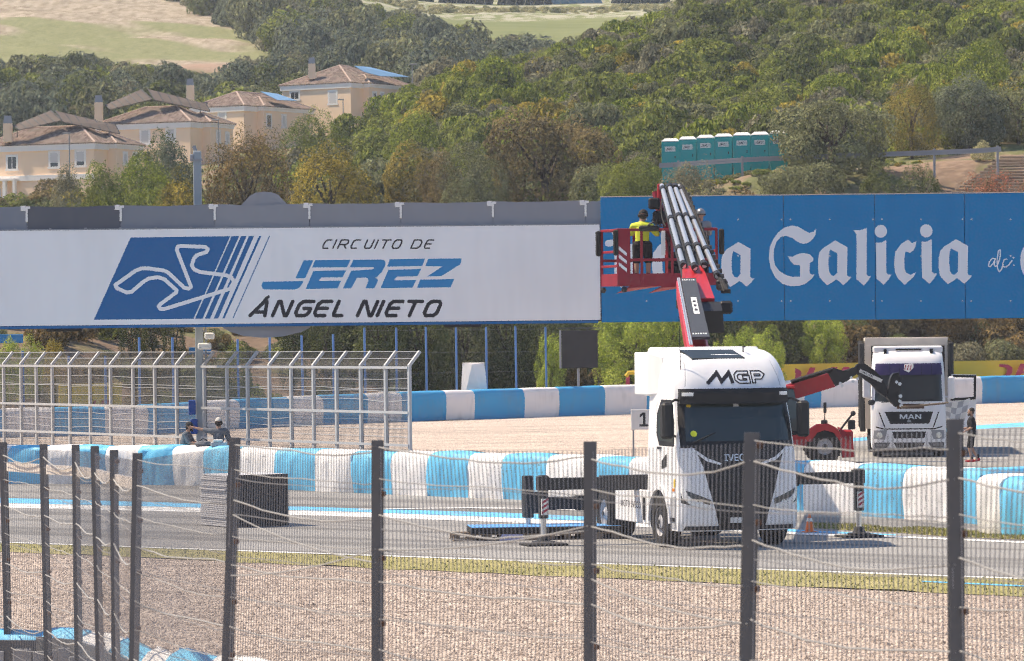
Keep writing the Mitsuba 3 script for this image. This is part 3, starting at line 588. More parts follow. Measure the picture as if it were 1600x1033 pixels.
for a, c, m in zip(gx[:-1], gx[1:], gm):
    sag = np.linspace(0, 1, 9); top = [(bxp(a) + .012 + (bxp(c) - bxp(a) - .024) * t, zt - .05 - .05 * math.sin(math.pi * t) * rng.uniform(.3, 1)) for t in sag]
    put('grey_panel', up_xz(extr(Polygon(top + [(bxp(c) - .012, zw + .03), (bxp(a) + .012, zw + .03)]), .05), YB + .17), m, br)
for px in gx[1:-1]:
    x = bxp(px); put('bracket', cat(bx(x - .17, x - .03, YB + .07, YB + .11, zt - .19, zt - .04), bx(x - .02, x + .10, YB + .07, YB + .11, zt - .13, zt - .06), bx(x - .03, x + .03, YB + .072, YB + .112, zt - .52, zt - .1)), 'trim_white', br)
put('panel_white', bx(bxp(-150), bxp(938.5), YB, YB + .08, zb_ + .06, zw), 'panel_white', br, 'white banner panel with the circuit emblem and lettering')
labels.pop('footbridge__panel_white'); scene['footbridge__white_panel'] = scene.pop('footbridge__panel_white'); labels['footbridge__white_panel'] = {'label': 'white banner panel with the circuit emblem and lettering'}
put('blue_edge_strip', bx(bxp(-150), bxp(935), YB + .005, YB + .12, zb_ - .03, zb_ + .05), 'print_blue', br)
put('ledge', cat(bx(bxp(-150), bxp(938), YB - .02, YB + .2, zw + .002, zw + .035), *[bx(bxp(q) - .03, bxp(q) + .03, YB - .01, YB + .1, zw + .035, zw + .07) for q in range(-140, 930, 55)]), 'galv', br)
bl = [940, 1083, 1226, 1368.5, 1508.5, 1652, 1795]
for a, c in zip(bl[:-1], bl[1:]):
    put('blue_panel', bx(bxp(a) + .008, bxp(c) - .008, YB - .06, YB + .06, zb_ - .015, zt + .03, .006), 'panel_blue', br)
put('top_flashing', bx(bxp(940), bxp(1795), YB - .07, YB + .08, zt + .032, zt + .06), 'beige', br)
pts = [(q + o, y) for q in bl[1:-1] for o in (-5, 9) for y in (343, 470)] + [(q + 70, y) for q in bl[:-1] for y in (343, 400, 470)]
put('bolt', cat([bx(W(q, y, YB)[0] - .02, W(q, y, YB)[0] + .02, YB - .075, YB - .055, W(q, y, YB)[2] - .02, W(q, y, YB)[2] + .02) for q, y in pts]), 'trim_white', br, kind='stuff')
# the round plate behind the banner: a hump above, an arc below
cx = bxp(413); zc = W(413, 430, YB)[2]
hump = [(bxp(345), zw)] + [(W(q, y, YB)[0], W(q, y, YB)[2]) for q, y in [(345, 352), (348, 342), (360, 333), (374, 322), (383, 313), (390, 305), (400, 300.5), (412, 299), (424, 300), (434, 304), (441, 312), (452, 322), (466, 332), (478, 341), (484, 352)]] + [(bxp(484), zw)]
arc = [(bxp(345) , zb_ + .3)] + [(W(q, y, YB)[0], W(q, y, YB)[2]) for q, y in [(348, 513), (360, 519), (380, 525), (410, 528), (440, 526), (470, 519), (484, 512)]] + [(bxp(484), zb_ + .3)]
plate = unary_union([Polygon(hump), Polygon(arc), sbox(bxp(345), zb_ + .25, bxp(484), zw + .02)])
put('round_plate', up_xz(extr(plate, .06), YB + .27), 'panel_grey', br, 'grey round-topped plate standing behind the white banner')
for (a, b_) in ((70, 125), (693, 752)):
    put('lamp_box', bx(bxp(a), bxp(b_), YB + .5, YB + .9, zb_ - .12, zb_ + .1, .02), 'plastic_black', br)

def flat(name, polys_px, mat, par, y, t=.012, hole=None, label=None):
    """Flat print on an upright plane: outlines measured in photo pixels."""
    gs = [Polygon([(W(a, b, YB)[0], W(a, b, YB)[2]) for a, b in p]).buffer(0) if not hasattr(p, 'geom_type') else p for p in polys_px]
    g = unary_union(gs)
    if hole is not None: g = g.difference(unary_union(hole))
    return put(name, up_xz(extr(g, t), y), mat, par, label)
def cpx(scale, ox, oy): return lambda l: [(ox + a / scale, oy + b / scale) for a, b in l]
def pxs(l, w, cap=1, closed=False):
    """A painted stroke w pixels wide along a pixel path."""
    p = [(W(a, b, YB)[0], W(a, b, YB)[2]) for a, b in l]
    if closed: p = p + [p[0]]
    return LineString(p).buffer(w / S(YB) / 2, cap_style=cap, join_style=1)
K = cpx(5.3333, 140, 360)
track = [(215, 455), (385, 335), (430, 318), (480, 316), (615, 334), (655, 352), (790, 480), (830, 485), (845, 470), (727, 165), (735, 135), (760, 130), (960, 138), (985, 155), (975, 180), (890, 208), (870, 235), (851, 290), (870, 325), (920, 347), (1140, 375), (1185, 395), (1203, 430), (1170, 487), (625, 655), (590, 655), (575, 635), (590, 615), (720, 520), (725, 500), (625, 408), (570, 390), (490, 402), (440, 435), (350, 512), (310, 518), (225, 480)]
outline = pxs(K(track), 6.0, closed=True)
lane = lambda a: Polygon([(W(x, y, YB)[0], W(x, y, YB)[2]) for x, y in K(a)])
em = [lane(a) for a in ([(342, 60), (1172, 49), (866, 737), (36, 745)], [(1184, 49), (1246, 48), (940, 737), (878, 737)], [(1262, 48), (1308, 48), (1003, 736), (962, 736)], [(1328, 48), (1370, 48), (1070, 735), (1035, 735)], [(1412, 48), (1431, 48), (1124, 734), (1106, 734)], [(1497, 46), (1504, 46), (1199, 732), (1192, 732)])]
flat('emblem', em, 'print_blue', br, YB - .002, .014, [outline], 'blue slanted emblem crossed by the white outline of the circuit')
J = cpx(4.4444, 380, 360)
jz = [J(a) for a in ([(420, 208), (487, 208), (430, 332), (364, 332)], [(142, 357), (420, 352), (398, 390), (380, 405), (355, 411), (152, 411), (135, 405), (129, 390), (131, 367)],
    [(500, 207), (746, 205), (722, 255), (478, 258)], [(487, 283), (716, 277), (690, 325), (542, 328), (523, 352), (680, 350), (655, 402), (434, 408)],
    [(765, 205), (962, 203), (982, 210), (989, 228), (984, 248), (962, 290), (930, 322), (918, 328), (936, 345), (932, 362), (910, 402), (850, 402), (870, 350), (866, 334), (850, 328), (790, 330), (750, 402), (693, 403), (750, 281), (895, 272), (911, 264), (905, 256), (741, 256)],
    [(1018, 201), (1263, 197), (1243, 247), (1000, 252)], [(1008, 275), (1236, 268), (1210, 318), (1066, 322), (1045, 347), (1202, 345), (1175, 398), (954, 402)],
    [(1285, 198), (1514, 195), (1515, 215), (1505, 238), (1490, 246), (1378, 317), (1278, 320), (1385, 250), (1265, 248)], [(1228, 343), (1466, 338), (1440, 395), (1208, 399)])]
flat('large_lettering', jz, 'print_sky', br, YB - .002, label='large blue word JEREZ')
GL = {'C': [[(1, 1), (.3, 1), (.06, .84), (0, .5), (0, .2), (.16, 0), (.95, 0)]], 'I': [[(.5, 1), (.5, 0)]], 'R': [[(0, 0), (0, 1), (.8, 1), (1, .85), (1, .6), (.82, .44), (0, .44)], [(.55, .44), (1, 0)]], 'U': [[(0, 1), (0, .2), (.16, 0), (.84, 0), (1, .2), (1, 1)]],
      'T': [[(0, 1), (1, 1)], [(.5, 1), (.5, 0)]], 'O': [[(.2, 1), (.82, 1), (1, .8), (1, .2), (.82, 0), (.18, 0), (0, .2), (0, .8), (.2, 1)]], 'D': [[(0, 0), (0, 1), (.75, 1), (1, .75), (1, .25), (.75, 0), (0, 0)]], 'E': [[(1, 1), (.2, 1), (0, .8), (0, .2), (.18, 0), (.95, 0)], [(0, .52), (.9, .52)]],
      'A': [[(0, 0), (.55, 1), (.72, 1), (1, 0)], [(.3, .25), (.9, .25)]], 'N': [[(0, 0), (0, 1), (.15, 1), (.85, 0), (1, 0), (1, 1)]], 'G': [[(1, 1), (.25, 1), (0, .78), (0, .2), (.18, 0), (.82, 0), (1, .2), (1, .5), (.5, .5)]], 'L': [[(0, 1), (0, .15), (.12, 0), (.9, 0)]]}
def stroke_text(seq, y0, y1, sw, shear):
    out = []
    for ch, xa, xb in seq:
        for st in GL[ch]:
            p = []
            for a, b in st:
                yy = y1 - (y1 - y0) * b - (0) ; p.append((xa + (xb - xa) * a + shear * b, yy))
            out.append(pxs(J(p), sw / 4.4444))
    return out
sh = 34
t1 = stroke_text([('C', 548, 590), ('I', 606, 640), ('R', 656, 712), ('C', 744, 788), ('U', 838, 884), ('I', 896, 930), ('T', 944, 1000), ('O', 1030, 1082), ('D', 1164, 1222), ('E', 1254, 1296)], 67, 124, 10, 26)
flat('small_lettering', t1, 'print_black', br, YB - .002, label='black words CIRCUITO DE')
GLN1 = [s for c_ in 'ANGEL' for s in GL[c_]]
t2 = stroke_text([('A', 48, 150), ('N', 204, 300), ('G', 356, 446), ('E', 488, 570), ('L', 622, 690), ('N', 794, 890), ('I', 912, 950), ('E', 984, 1065), ('T', 1108, 1200), ('O', 1250, 1336)], 494, 592, 25, 44)
acc = pxs(J([(150, 482), (175, 462)]), 4.6)
flat('name_lettering', t2[:len(GLN1)], 'print_black', br, YB - .002, label='black bold word ÁNGEL'); flat('name_lettering', t2[len(GLN1):], 'print_black', br, YB - .002, label='black bold word NIETO'); flat('accent', [acc], 'print_black', br, YB - .002)
L6 = cpx(3.2, 1100, 310)
pg = lambda l: Polygon([(W(a, b, YB)[0], W(a, b, YB)[2]) for a, b in L6(l)]).buffer(0)
def circ(x, y, rx, ry): return pg([(x + rx * math.cos(a), y + ry * math.sin(a)) for a in np.linspace(0, 2 * math.pi, 40)[:-1]])
ao = [(655, 210), (690, 230), (716, 244), (714, 383), (722, 392), (736, 392), (722, 410), (696, 434), (675, 415), (660, 405), (640, 420), (615, 435), (592, 412), (575, 393), (569, 350), (570, 300), (577, 268), (598, 246), (622, 232)]
ah = [(630, 256), (648, 266), (666, 275), (665, 372), (650, 388), (636, 386), (625, 368), (621, 330), (623, 280)]
def shift(l, dx, dy, s=1.0): return [(a + dx, b + dy) for a, b in l]
let = [pg(shift(ao, dx, dy)).difference(pg(shift(ah, dx, dy))) for dx, dy in ((0, 0), (-484, 8), (603, -6))]
Gp = [(323, 300), (328, 245), (345, 205), (370, 170), (400, 147), (440, 136), (470, 142), (500, 160), (525, 173), (545, 167), (560, 152), (557, 180), (543, 205), (520, 222), (495, 229), (468, 218), (440, 198), (410, 188), (385, 192), (362, 215), (349, 255), (347, 300), (355, 335), (375, 362), (405, 382), (440, 393), (479, 391), (479, 335), (450, 332), (432, 315), (417, 288), (440, 293), (470, 278), (500, 273), (530, 281), (546, 300), (544, 315), (528, 322), (526, 372), (536, 382), (552, 380), (538, 402), (505, 428), (470, 438), (430, 439), (390, 427), (355, 395), (333, 350)]
lp = [(747, 158), (780, 160), (813, 148), (812, 378), (820, 390), (834, 388), (820, 412), (797, 436), (778, 418), (761, 405), (762, 215), (760, 180)]
ip = [(858, 222), (885, 222), (910, 208), (910, 370), (920, 382), (937, 380), (922, 405), (897, 433), (878, 415), (861, 402)]
cp = [(1018, 206), (1040, 225), (1062, 213), (1056, 240), (1045, 262), (1028, 273), (1006, 265), (1000, 300), (1002, 355), (1012, 374), (1032, 382), (1058, 370), (1046, 395), (1002, 432), (972, 405), (955, 375), (949, 330), (955, 268), (985, 228)]
let += [pg(Gp), pg(lp), pg(ip), pg(shift(ip, 228, -5)), circ(883, 165, 31, 32), circ(1110, 163, 31, 33), pg(cp)]
# the end of the word left of the lifting cage, mostly hidden behind it
let += [pg(shift(lp, dx, 12)) for dx in (-805, -870)]
ep = shift(cp, -1210, 6); let += [pg(ep).difference(Point(0, 0).buffer(0)), pxs(L6([(-215, 300), (-170, 250)]), 8)]
let += [pg(shift(ip, -1240, 6)), pxs(L6([(-345, 250), (-285, 225)]), 10), pg(shift(lp, -1210, 12)), pxs(L6([(-480, 225), (-395, 215)]), 10)]
flat('blackletter_lettering', let, 'print_white', br, YB - .062, label='large white blackletter words a Galicia')
al = [pxs(L6(l), 1.7) for l in ([(1456, 302), (1440, 300), (1425, 318), (1421, 338), (1430, 342), (1444, 326), (1454, 304), (1450, 332), (1456, 342), (1468, 330)], [(1468, 330), (1480, 290), (1480, 258), (1470, 262), (1464, 310), (1466, 350), (1474, 367), (1486, 356), (1494, 330)], [(1512, 304), (1500, 306), (1492, 326), (1494, 342), (1508, 344), (1524, 332), (1538, 312)])]
al += [circ(1548, 335, 4, 4.5), circ(1546, 296, 4, 4.5), circ(1632, 312, 52, 92).difference(circ(1632, 312, 26, 66))]
flat('script_lettering', al, 'print_white', br, YB - .062, label='small white handwritten letters alc. and a cut-off 0')

# mast behind the left half of the bridge
mp = W(311, 516.5, 115.7); zt_m = W(304, 236, 115.7)[2]
ma = thing('mast', 'tall pale grey steel mast rising in front of the gravel and above the bridge', 'mast')
put('pole', bx(mp[0] - .115, mp[0] + .115, 115.57, 115.83, -.1, zt_m, .02), 'mast_paint', ma)
put('cable_pipe', cat(tube([(mp[0] + .2, 115.65, 0), (mp[0] + .2, 115.65, zt_m - 2)], .025, 6), *[bx(mp[0] + .1, mp[0] + .24, 115.62, 115.7, z, z + .05) for z in (1.5, 2.5, 3.5, 4.4)]), 'galv', ma)
put('top_bracket', cat(bx(mp[0] - .2, mp[0] + .16, 115.5, 115.62, zt_m - .3, zt_m - .24), bx(mp[0] - .2, mp[0] - .1, 115.45, 115.6, zt_m - .26, zt_m - .1, .02), tube([(mp[0] - .05, 115.7, zt_m), (mp[0] - .1, 115.7, zt_m + .15)], .06)), 'galv', ma)
for yy, r in ((525, .14), (541, .13)):
    q = W(325 if yy < 530 else 320, yy, 115.4)
    put('floodlight', hull(np.vstack([bx(q[0] - .2 + .1 * (yy < 530), q[0] + .2, 115.2, 115.45, q[2] - .1, q[2] + .1, .04).vertices])), 'lamp_white', ma)
for yt, yb2, xo in ((625, 648, 300), (655, 678, 303)):
    a, c = W(xo - 5, yt, 115.5), W(xo + 6, yb2, 115.5)
    put('blue_box', bx(a[0], c[0], 115.35, 115.56, c[2], a[2], .02), 'print_navy', ma)

# ------------------------------------------------------------------ white mesh fence behind the barrier
f0, f1 = W(640, 516, 105.5)[:2], W(0, 516, 127.5)[:2]
def fpos(px):
    """Where the fence line stands seen at pixel px."""
    a = (px - 800) / F; t = (a * f0[1] - f0[0]) / ((f1[0] - f0[0]) - a * (f1[1] - f0[1])); return f0 + (f1 - f0) * t
fd = (f1 - f0) / np.linalg.norm(f1 - f0); fn_ = np.array([-fd[1], fd[0]]) * (1 if -fd[1] > 0 else -1)
wf = thing('mesh_fence', 'tall white metal mesh fence with bent-over tops behind the soft barrier on the left', 'fence')
posts = [-160, -125, -92, -62, -30, 5, 32, 56, 81, 108, 140, 172, 207, 241, 275, 318, 354, 386, 420, 454, 489, 525, 563, 602, 639]
zr, zr2 = 3.42, 1.0
LEAN = np.array([*(fn_ * .34), .38])
for px in posts:
    p = fpos(px); a = np.array([p[0], p[1], 0.]); c = a + [0, 0, zr]
    put('post', cat(beam(a - [0, 0, .1], c, .085, .085, (fd[0], fd[1], 0)), beam(c - LEAN * .05, c + LEAN, .08, .08, (fd[0], fd[1], 0))), 'fence_white', wf)
for z in (zr - .06, 2.12, 1.22):
    for px0, px1 in zip(posts[:-1], posts[1:]):
        p, q = fpos(px0), fpos(px1)
        put('rail', beam((*(p - fn_ * .05), z), (*(q - fn_ * .05), z), .05, .07), 'fence_white', wf)
wires, pw = [], [fpos(p) for p in posts]
for z in (3.05, 2.78, 2.72, 2.45, 1.9, 1.68, 1.45, .95): wires.append(tube([(*(p + fn_ * .03), z + rng.normal(0, .02)) for p in pw], .011, 4))
for k in (.5, 1.0): wires.append(tube([np.array([*(p + fn_ * .03), zr]) + LEAN * k for p in pw], .013, 4))
put('line_wire', cat(wires), 'fence_white', wf, kind='stuff')
mw, nm = [], int(np.linalg.norm(pw[-1] - pw[0]) / .062)
for i in range(nm):
    p = pw[0] + (pw[-1] - pw[0]) * i / nm; mw.append(tube([(*(p + fn_ * .06), .05), (*(p + fn_ * .06), zr), tuple(np.array([*(p + fn_ * .06), zr]) + LEAN)], .0078, 3, False))
for z in np.arange(.1, zr, .11): mw.append(tube([(*(pw[0] + fn_ * .066), z), (*(pw[-1] + fn_ * .066), z)], .0048, 3, False))
put('mesh', cat(mw), 'mesh_wire', wf, kind='stuff')

# ------------------------------------------------------------------ blue pole fence, screen, block, boards behind the far barrier
bf = thing('blue_fence', 'row of thin blue poles with wires behind the far barrier wall', 'fence')
bp = [(36, 548, 172), (108, 556, 172.5), (165, 556, 173), (218, 527, 173.5), (270, 527, 174), (372, 530, 177), (422, 526, 179), (472, 524, 181), (521, 522, 183), (570, 512, 186), (619.5, 512, 188), (666, 511, 190), (713, 511, 191.5), (760, 511, 193), (806, 510, 194.5), (853, 511, 196)]
tops = []
for px, py, d in bp:
    a = W(px, py, d); x0 = a[0]; tops.append((x0, d, a[2])); put('pole', tube([(x0, d, -.2), (x0 - .02, d, a[2])], .055, 6), 'fence_blue', bf)
put('wire', cat([tube([(x, d, z * k) for x, d, z in tops[9:]], .008, 3) for k in (.97, .72, .5)]), 'mesh_wire', bf, kind='stuff')
sc = W(905, 545, 194); s31 = S(194)
vs = thing('screen', 'blank black square screen on a pole under the bridge', 'screen')
put('panel', bx(sc[0] - 27.5 / s31, sc[0] + 29 / s31, 193.9, 194.15, sc[2] - 30 / s31, sc[2] + 29 / s31, .02), 'black', vs)
put('side_frame', bx(sc[0] - 31 / s31, sc[0] - 27.8 / s31, 193.95, 194.3, sc[2] - 30 / s31, sc[2] + 29 / s31, .01), 'galv', vs)
put('post', tube([(sc[0] - .05, 194.2, -.1), (sc[0] - .05, 194.2, sc[2] - .9)], .07), 'galv', vs)
put('top_bar', cat(bx(sc[0] - 1.05, sc[0] + 1.2, 194, 194.1, sc[2] + 1.02, sc[2] + 1.07), *[bx(sc[0] + o, sc[0] + o + .06, 194, 194.1, sc[2] + .9, sc[2] + 1.04) for o in (-.7, .4)]), 'galv_dark', vs)
wb = W(741, 590, 191); s3 = S(191); zt2 = W(741, 568, 191)[2]
cb = thing('concrete_block', 'white tapered concrete block standing behind the far barrier wall', 'block')
put('body', hull([(wb[0] - 23 / s3, 190.3, 0), (wb[0] + 24 / s3, 190.3, 0), (wb[0] + 24 / s3, 191.8, 0), (wb[0] - 23 / s3, 191.8, 0), (wb[0] - 18 / s3, 190.6, zt2), (wb[0] - 3 / s3, 190.35, zt2 - .03), (wb[0] + 16 / s3, 190.6, zt2), (wb[0] + 16 / s3, 191.4, zt2), (wb[0] - 18 / s3, 191.4, zt2)]), 'wall_white', cb)
put('cap', bx(wb[0] - 18.5 / s3, wb[0] + 16.5 / s3, 190.55, 191.45, zt2 + .003, zt2 + .035, .01), 'trim_white', cb)
def dhl(name, label, pts, z0, z1, texts):
    b = thing(name, label, 'banner')
    for i, (p, q) in enumerate(zip(pts[:-1], pts[1:])):
        p, q = np.array(p), np.array(q); L = np.linalg.norm(q - p)
        put('panel', beam((p[0], p[1], (z0 + z1) / 2), (q[0], q[1], (z0 + z1) / 2), .06, z1 - z0), 'dhl_yellow', b)
    for c, ang, h in texts:
        t = text_mesh('DHL', h, True); v = t.vertices.copy(); v[:, 0] = (v[:, 0] - v[:, 0].mean()) * 1.5 + .45 * v[:, 1]; t = up_xz(TM(v, t.faces)); 
        put('lettering', moved(t, RZ(ang, c)), 'dhl_red', b)
a, c = W(1222, 560, 209.5)[:2], W(1345, 560, 214)[:2]; e = W(1480, 560, 217.5)[:2]; f_ = W(1700, 560, 223.5)[:2]
dir_ = math.degrees(math.atan2((f_ - a)[1], (f_ - a)[0]))
dhl('yellow_banner', 'long yellow banner with red letters behind the far barrier wall, behind the far truck', [a, c, e, f_], .3, 2.35, [])
def on(px, py, d, dy): w = W(px, py, d); return (w[0], d - dy, w[2])
for px, d in ((1255, 210.7), (1320, 213.1), (1584, 220.3)):
    t = text_mesh('DHL' if px != 1320 else 'L', .95, True); v = t.vertices.copy(); v[:, 0] = (v[:, 0] - v[:, 0].mean()) * 2.0 + .5 * v[:, 1]
    put('lettering', moved(up_xz(TM(v, t.faces)), RZ(14 if px < 1400 else 16, on(px, 602 if px < 1400 else 595, d, .4))), 'dhl_red', 'yellow_banner')
a, c = W(92, 600, 172)[:2], W(190, 600, 176)[:2]
dhl('yellow_banner', 'yellow banner with red letters seen through the white mesh fence on the left', [a, c], .4, 2.15, [((*( (a + c) / 2 + [0, -.06]), .75), 55, .6)])
# the small red and yellow sponsor board left of the white truck
rb = W(989, 590, 198); s_ = S(198)
ro = thing('arch_board', 'small red board with a yellow arched top left of the white truck', 'board')
put('red_side', hull([(rb[0] - 14 / s_, 198, 0), (rb[0] - 5 / s_, 198, 0), (rb[0] - 5 / s_, 198, rb[2] + .1), (rb[0] - 11 / s_, 198, rb[2] + .05), (rb[0] - 14 / s_, 198.1, 0), (rb[0] - 5 / s_, 198.1, rb[2] + .1)]), 'dhl_red', ro)
put('yellow_top', tube([(rb[0] - 11 / s_, 197.95, rb[2] + .05), (rb[0] - 7 / s_, 197.95, rb[2] + .25), (rb[0] + 6 / s_, 197.95, rb[2] + .27), (rb[0] + 14 / s_, 197.95, rb[2] + .1)], .12, 8), 'dhl_yellow', ro)
put('red_side', bx(rb[0] + 9 / s_, rb[0] + 14 / s_, 198, 198.1, 0, rb[2] + .06), 'dhl_red', ro)
for px0, px1, y0, y1, d in ((-40, 36, 523, 536, 190), (295, 330, 543, 554, 188)):
    p, q = W(px0, y0, d), W(px1, y1, d)
    b = thing('blue_board', 'blue sponsor board on the bank at the left edge' if px0 < 0 else 'small blue board on the bank behind the mast', 'board')
    put('panel', bx(p[0], q[0], d, d + .06, q[2], p[2], .01), 'sign_blue', b)
    for o in (.25, .75): put('leg', tube([(p[0] + (q[0] - p[0]) * o, d + .1, q[2] - 2.2), (p[0] + (q[0] - p[0]) * o, d + .1, p[2])], .04, 6), 'galv', b)
# distance board
db = W(1005, 656, 116); ss = S(116)
di = thing('distance_board', 'white distance board with black number half hidden by the white truck', 'sign')
put('panel', bx(db[0] - 19 / ss, db[0] + 26 / ss, 116, 116.05, db[2] - 15.5 / ss, db[2] + 16 / ss, .02), 'trim_white', di)
t = text_mesh('100', 21 / ss, True); put('number', moved(up_xz(t), RZ(0, (db[0] - 9 / ss, 115.998, db[2] - 10 / ss))), 'print_black', di)
for o in (-.3, .5): put('post', tube([(db[0] + o, 116.1, -.1), (db[0] + o, 116.1, db[2] + .25)], .03, 8), 'galv', di)

# ------------------------------------------------------------------ houses on the ridge
def hip(x0, x1, y0, y1, ze, pitch, ov=.28):
    """Barrel-tiled hip roof: (mesh, uv, list of hip and ridge lines)."""
    x0, x1, y0, y1 = x0 - ov, x1 + ov, y0 - ov, y1 + ov; w, dp = x1 - x0, y1 - y0; r = min(w, dp) / 2; H = r * pitch
    if w >= dp: ra, rb = np.array([x0 + r, y0 + r, ze + H]), np.array([x1 - r, y0 + r, ze + H])
    else: ra, rb = np.array([x0 + r, y0 + r, ze + H]), np.array([x0 + r, y1 - r, ze + H])
    c = [np.array([x0, y0, ze]), np.array([x1, y0, ze]), np.array([x1, y1, ze]), np.array([x0, y1, ze])]
    ms, uvs = [], []
    for k in range(4):
        a, b = c[k], c[(k + 1) % 4]; L = np.linalg.norm(b - a); t = (b - a) / L; up = np.array([-t[1], t[0], pitch]); n = np.cross(t, up); n /= np.linalg.norm(n)
        us = np.arange(0, L + .08, .09); us[-1] = L; V, UV = [], []
        for u in us:
            lim = min(u, L - u, r); rows = np.linspace(0, 1, 7)
            for j in rows:
                v = lim * j; V.append(a + t * u + up * v + n * .09 * abs(math.sin(math.pi * u / .36))); UV.append((u, v * 1.2))
        V = np.array(V).reshape(len(us), 7, 3); ms.append(grid(V)); uvs.append(np.array(UV))
    ends = [(c[0], ra), (c[1], rb if w >= dp else ra), (c[2], rb), (c[3], ra if w >= dp else rb), (ra, rb)]
    ridge = [tube([p + [0, 0, .05], q + [0, 0, .05]], .11, 6) for p, q in ends if np.linalg.norm(p - q) > .1]
    under = TM(np.array(c) - [0, 0, .02], [[0, 2, 1], [0, 3, 2]])
    return cat(ms), np.vstack(uvs), ridge, under
def house(px, eave, d, yaw, label, front, side, chimney, racks, blue=None, lower=False, depth=7.4, wd_=13.0):
    o = W(px, eave, d); ze = o[2]; zg = float(terrain([o[0]], [d])[0]) - 1.5; M = RZ(yaw, (o[0], o[1], 0)); h = thing('house', label, 'house')
    put('wall', cat(bx(-wd_, 0, 0, depth, zg, ze - .25), bx(-3, .95, 2.5, depth - .02, zg, ze - .26)), 'stucco', h, M=M)
    put('cornice', cat(bx(-wd_ - .2, .2, -.2, depth + .2, ze - .28, ze - .1), bx(-wd_ - .16, .16, -.16, depth + .16, ze - .68, ze - .28), bx(-3, 1.15, 2.3, depth + .18, ze - .285, ze - .105), bx(-3, 1.05, 2.4, depth + .08, ze - .555, ze - .285)), 'trim_white', h, M=M)
    for a in ((-wd_, 0, 0, depth), (-3.6, .95, 2.5, depth - .05)):
        m, uv, ridge, under = hip(*a, ze - .1, .47)
        r = put('roof', m, 'roof_tile', h, M=M, uv=uv); put('ridge', cat(ridge), 'ridge_tile', r, M=M); put('soffit', under, 'trim_white', r, M=M)
    def window(x, z, w, hh, lit, face):
        wd = key_of('window', h); f = .22; R = M if face == 'f' else M @ RZ(90, (.95, 0, 0))   # side face: local x runs back from the corner
        y = 0.0
        bars = [bx(x - w / 2 - f, x + w / 2 + f, y - .05, y + .06, z + hh / 2, z + hh / 2 + f), bx(x - w / 2 - f - .06, x + w / 2 + f + .06, y - .09, y + .06, z - hh / 2 - f, z - hh / 2), bx(x - w / 2 - f, x - w / 2, y - .05, y + .06, z - hh / 2, z + hh / 2), bx(x + w / 2, x + w / 2 + f, y - .05, y + .06, z - hh / 2, z + hh / 2)]
        scene[wd] = mikit.ply(moved(cat(bars), R), 'trim_white')
        if lit == 'glass': put('pane', bx(x - w / 2, x + w / 2, y - .015, y + .05, z - hh / 2, z + hh / 2), 'glass_grey', wd, M=R); put('mullion', bx(x - .04, x + .04, y - .03, y - .016, z - hh / 2, z + hh / 2), 'shutter', wd, M=R)
        else:
            k = .72 if lit == 'half' else 1.0
            put('shutter', bx(x - w / 2, x + w / 2, y - .03, y + .05, z + hh / 2 - hh * k, z + hh / 2), 'shutter', wd, M=R)
            if k < 1: put('pane', bx(x - w / 2, x + w / 2, y - .012, y + .05, z - hh / 2, z + hh / 2 - hh * k), 'glass_grey', wd, M=R)
    for x, z, w, hh, lit in front: window(x, ze + z, w, hh, lit, 'f')
    for x, z, w, hh, lit in side: window(x, ze + z, w, hh, lit, 's')
    cp_, ct, cb_ = chimney; a = W(cp_, ct, d + 4); b = W(cp_, cb_, d + 4); cw = .42
    c = put('chimney', bx(a[0] - cw, a[0] + cw, d + 3.6, d + 4.5, b[2] - .9, a[2] - .75), 'stucco', h)
    put('cap', hull(np.vstack([bx(a[0] - cw + .02, a[0] + cw - .02, d + 3.62, d + 4.48, a[2] - .748, a[2] - .7).vertices, bx(a[0] - .3, a[0] + .3, d + 3.75, d + 4.35, a[2] - .1, a[2]).vertices])), 'galv', c)
    for q in racks:
        p = np.array([W(*v) for v in q]); n = np.cross(p[1] - p[0], p[3] - p[0]); n /= np.linalg.norm(n); 
        if n[1] > 0: n = -n
        k = put('collector_rack', hull(np.vstack([p, p - n * .08])), 'panel_back', h, 'brown back of a row of solar panels raised above the roof')
        top, bot = (p[0], p[1]), (p[3], p[2])
        for t in np.linspace(.0, 1, 7):
            put('rail', beam(top[0] + (top[1] - top[0]) * t + n * .03, bot[0] + (bot[1] - bot[0]) * t + n * .03, .1, .07, n), 'galv_dark', k)
        for t in (.1, .9):
            e = top[0] + (top[1] - top[0]) * t; put('leg', tube([e, e - [0, 0, 1.3]], .04, 6), 'galv_dark', k)
    for q in (blue or []):
        p = np.array([W(*v) for v in q]); n = np.cross(p[1] - p[0], p[2] - p[0]); n /= np.linalg.norm(n); n = n if n[2] > 0 else -n
        put('solar_panel', hull(np.vstack([p, p + n * .06])), 'solar_blue', h)
    if lower:
        put('string_course', cat(bx(-13.1, .1, -.12, 0, ze - 3.55, ze - 3.15), bx(-13.15, .15, -.16, 0, ze - 3.15, ze - 3.03)), 'trim_white', h, M=M)
        put('porch', cat(bx(-13, -8.5, -.9, -.125, ze - 3.5, ze - 3.3), bx(-9.9, -9.55, -.85, -.5, zg, ze - 3.5), bx(-8.75, -8.5, -.85, -.5, zg, ze - 3.5)), 'trim_white', h, M=M)
        put('door', bx(-12.2, -10.6, -.05, .02, zg, ze - 4.2), 'shutter', h, M=M)
    return h
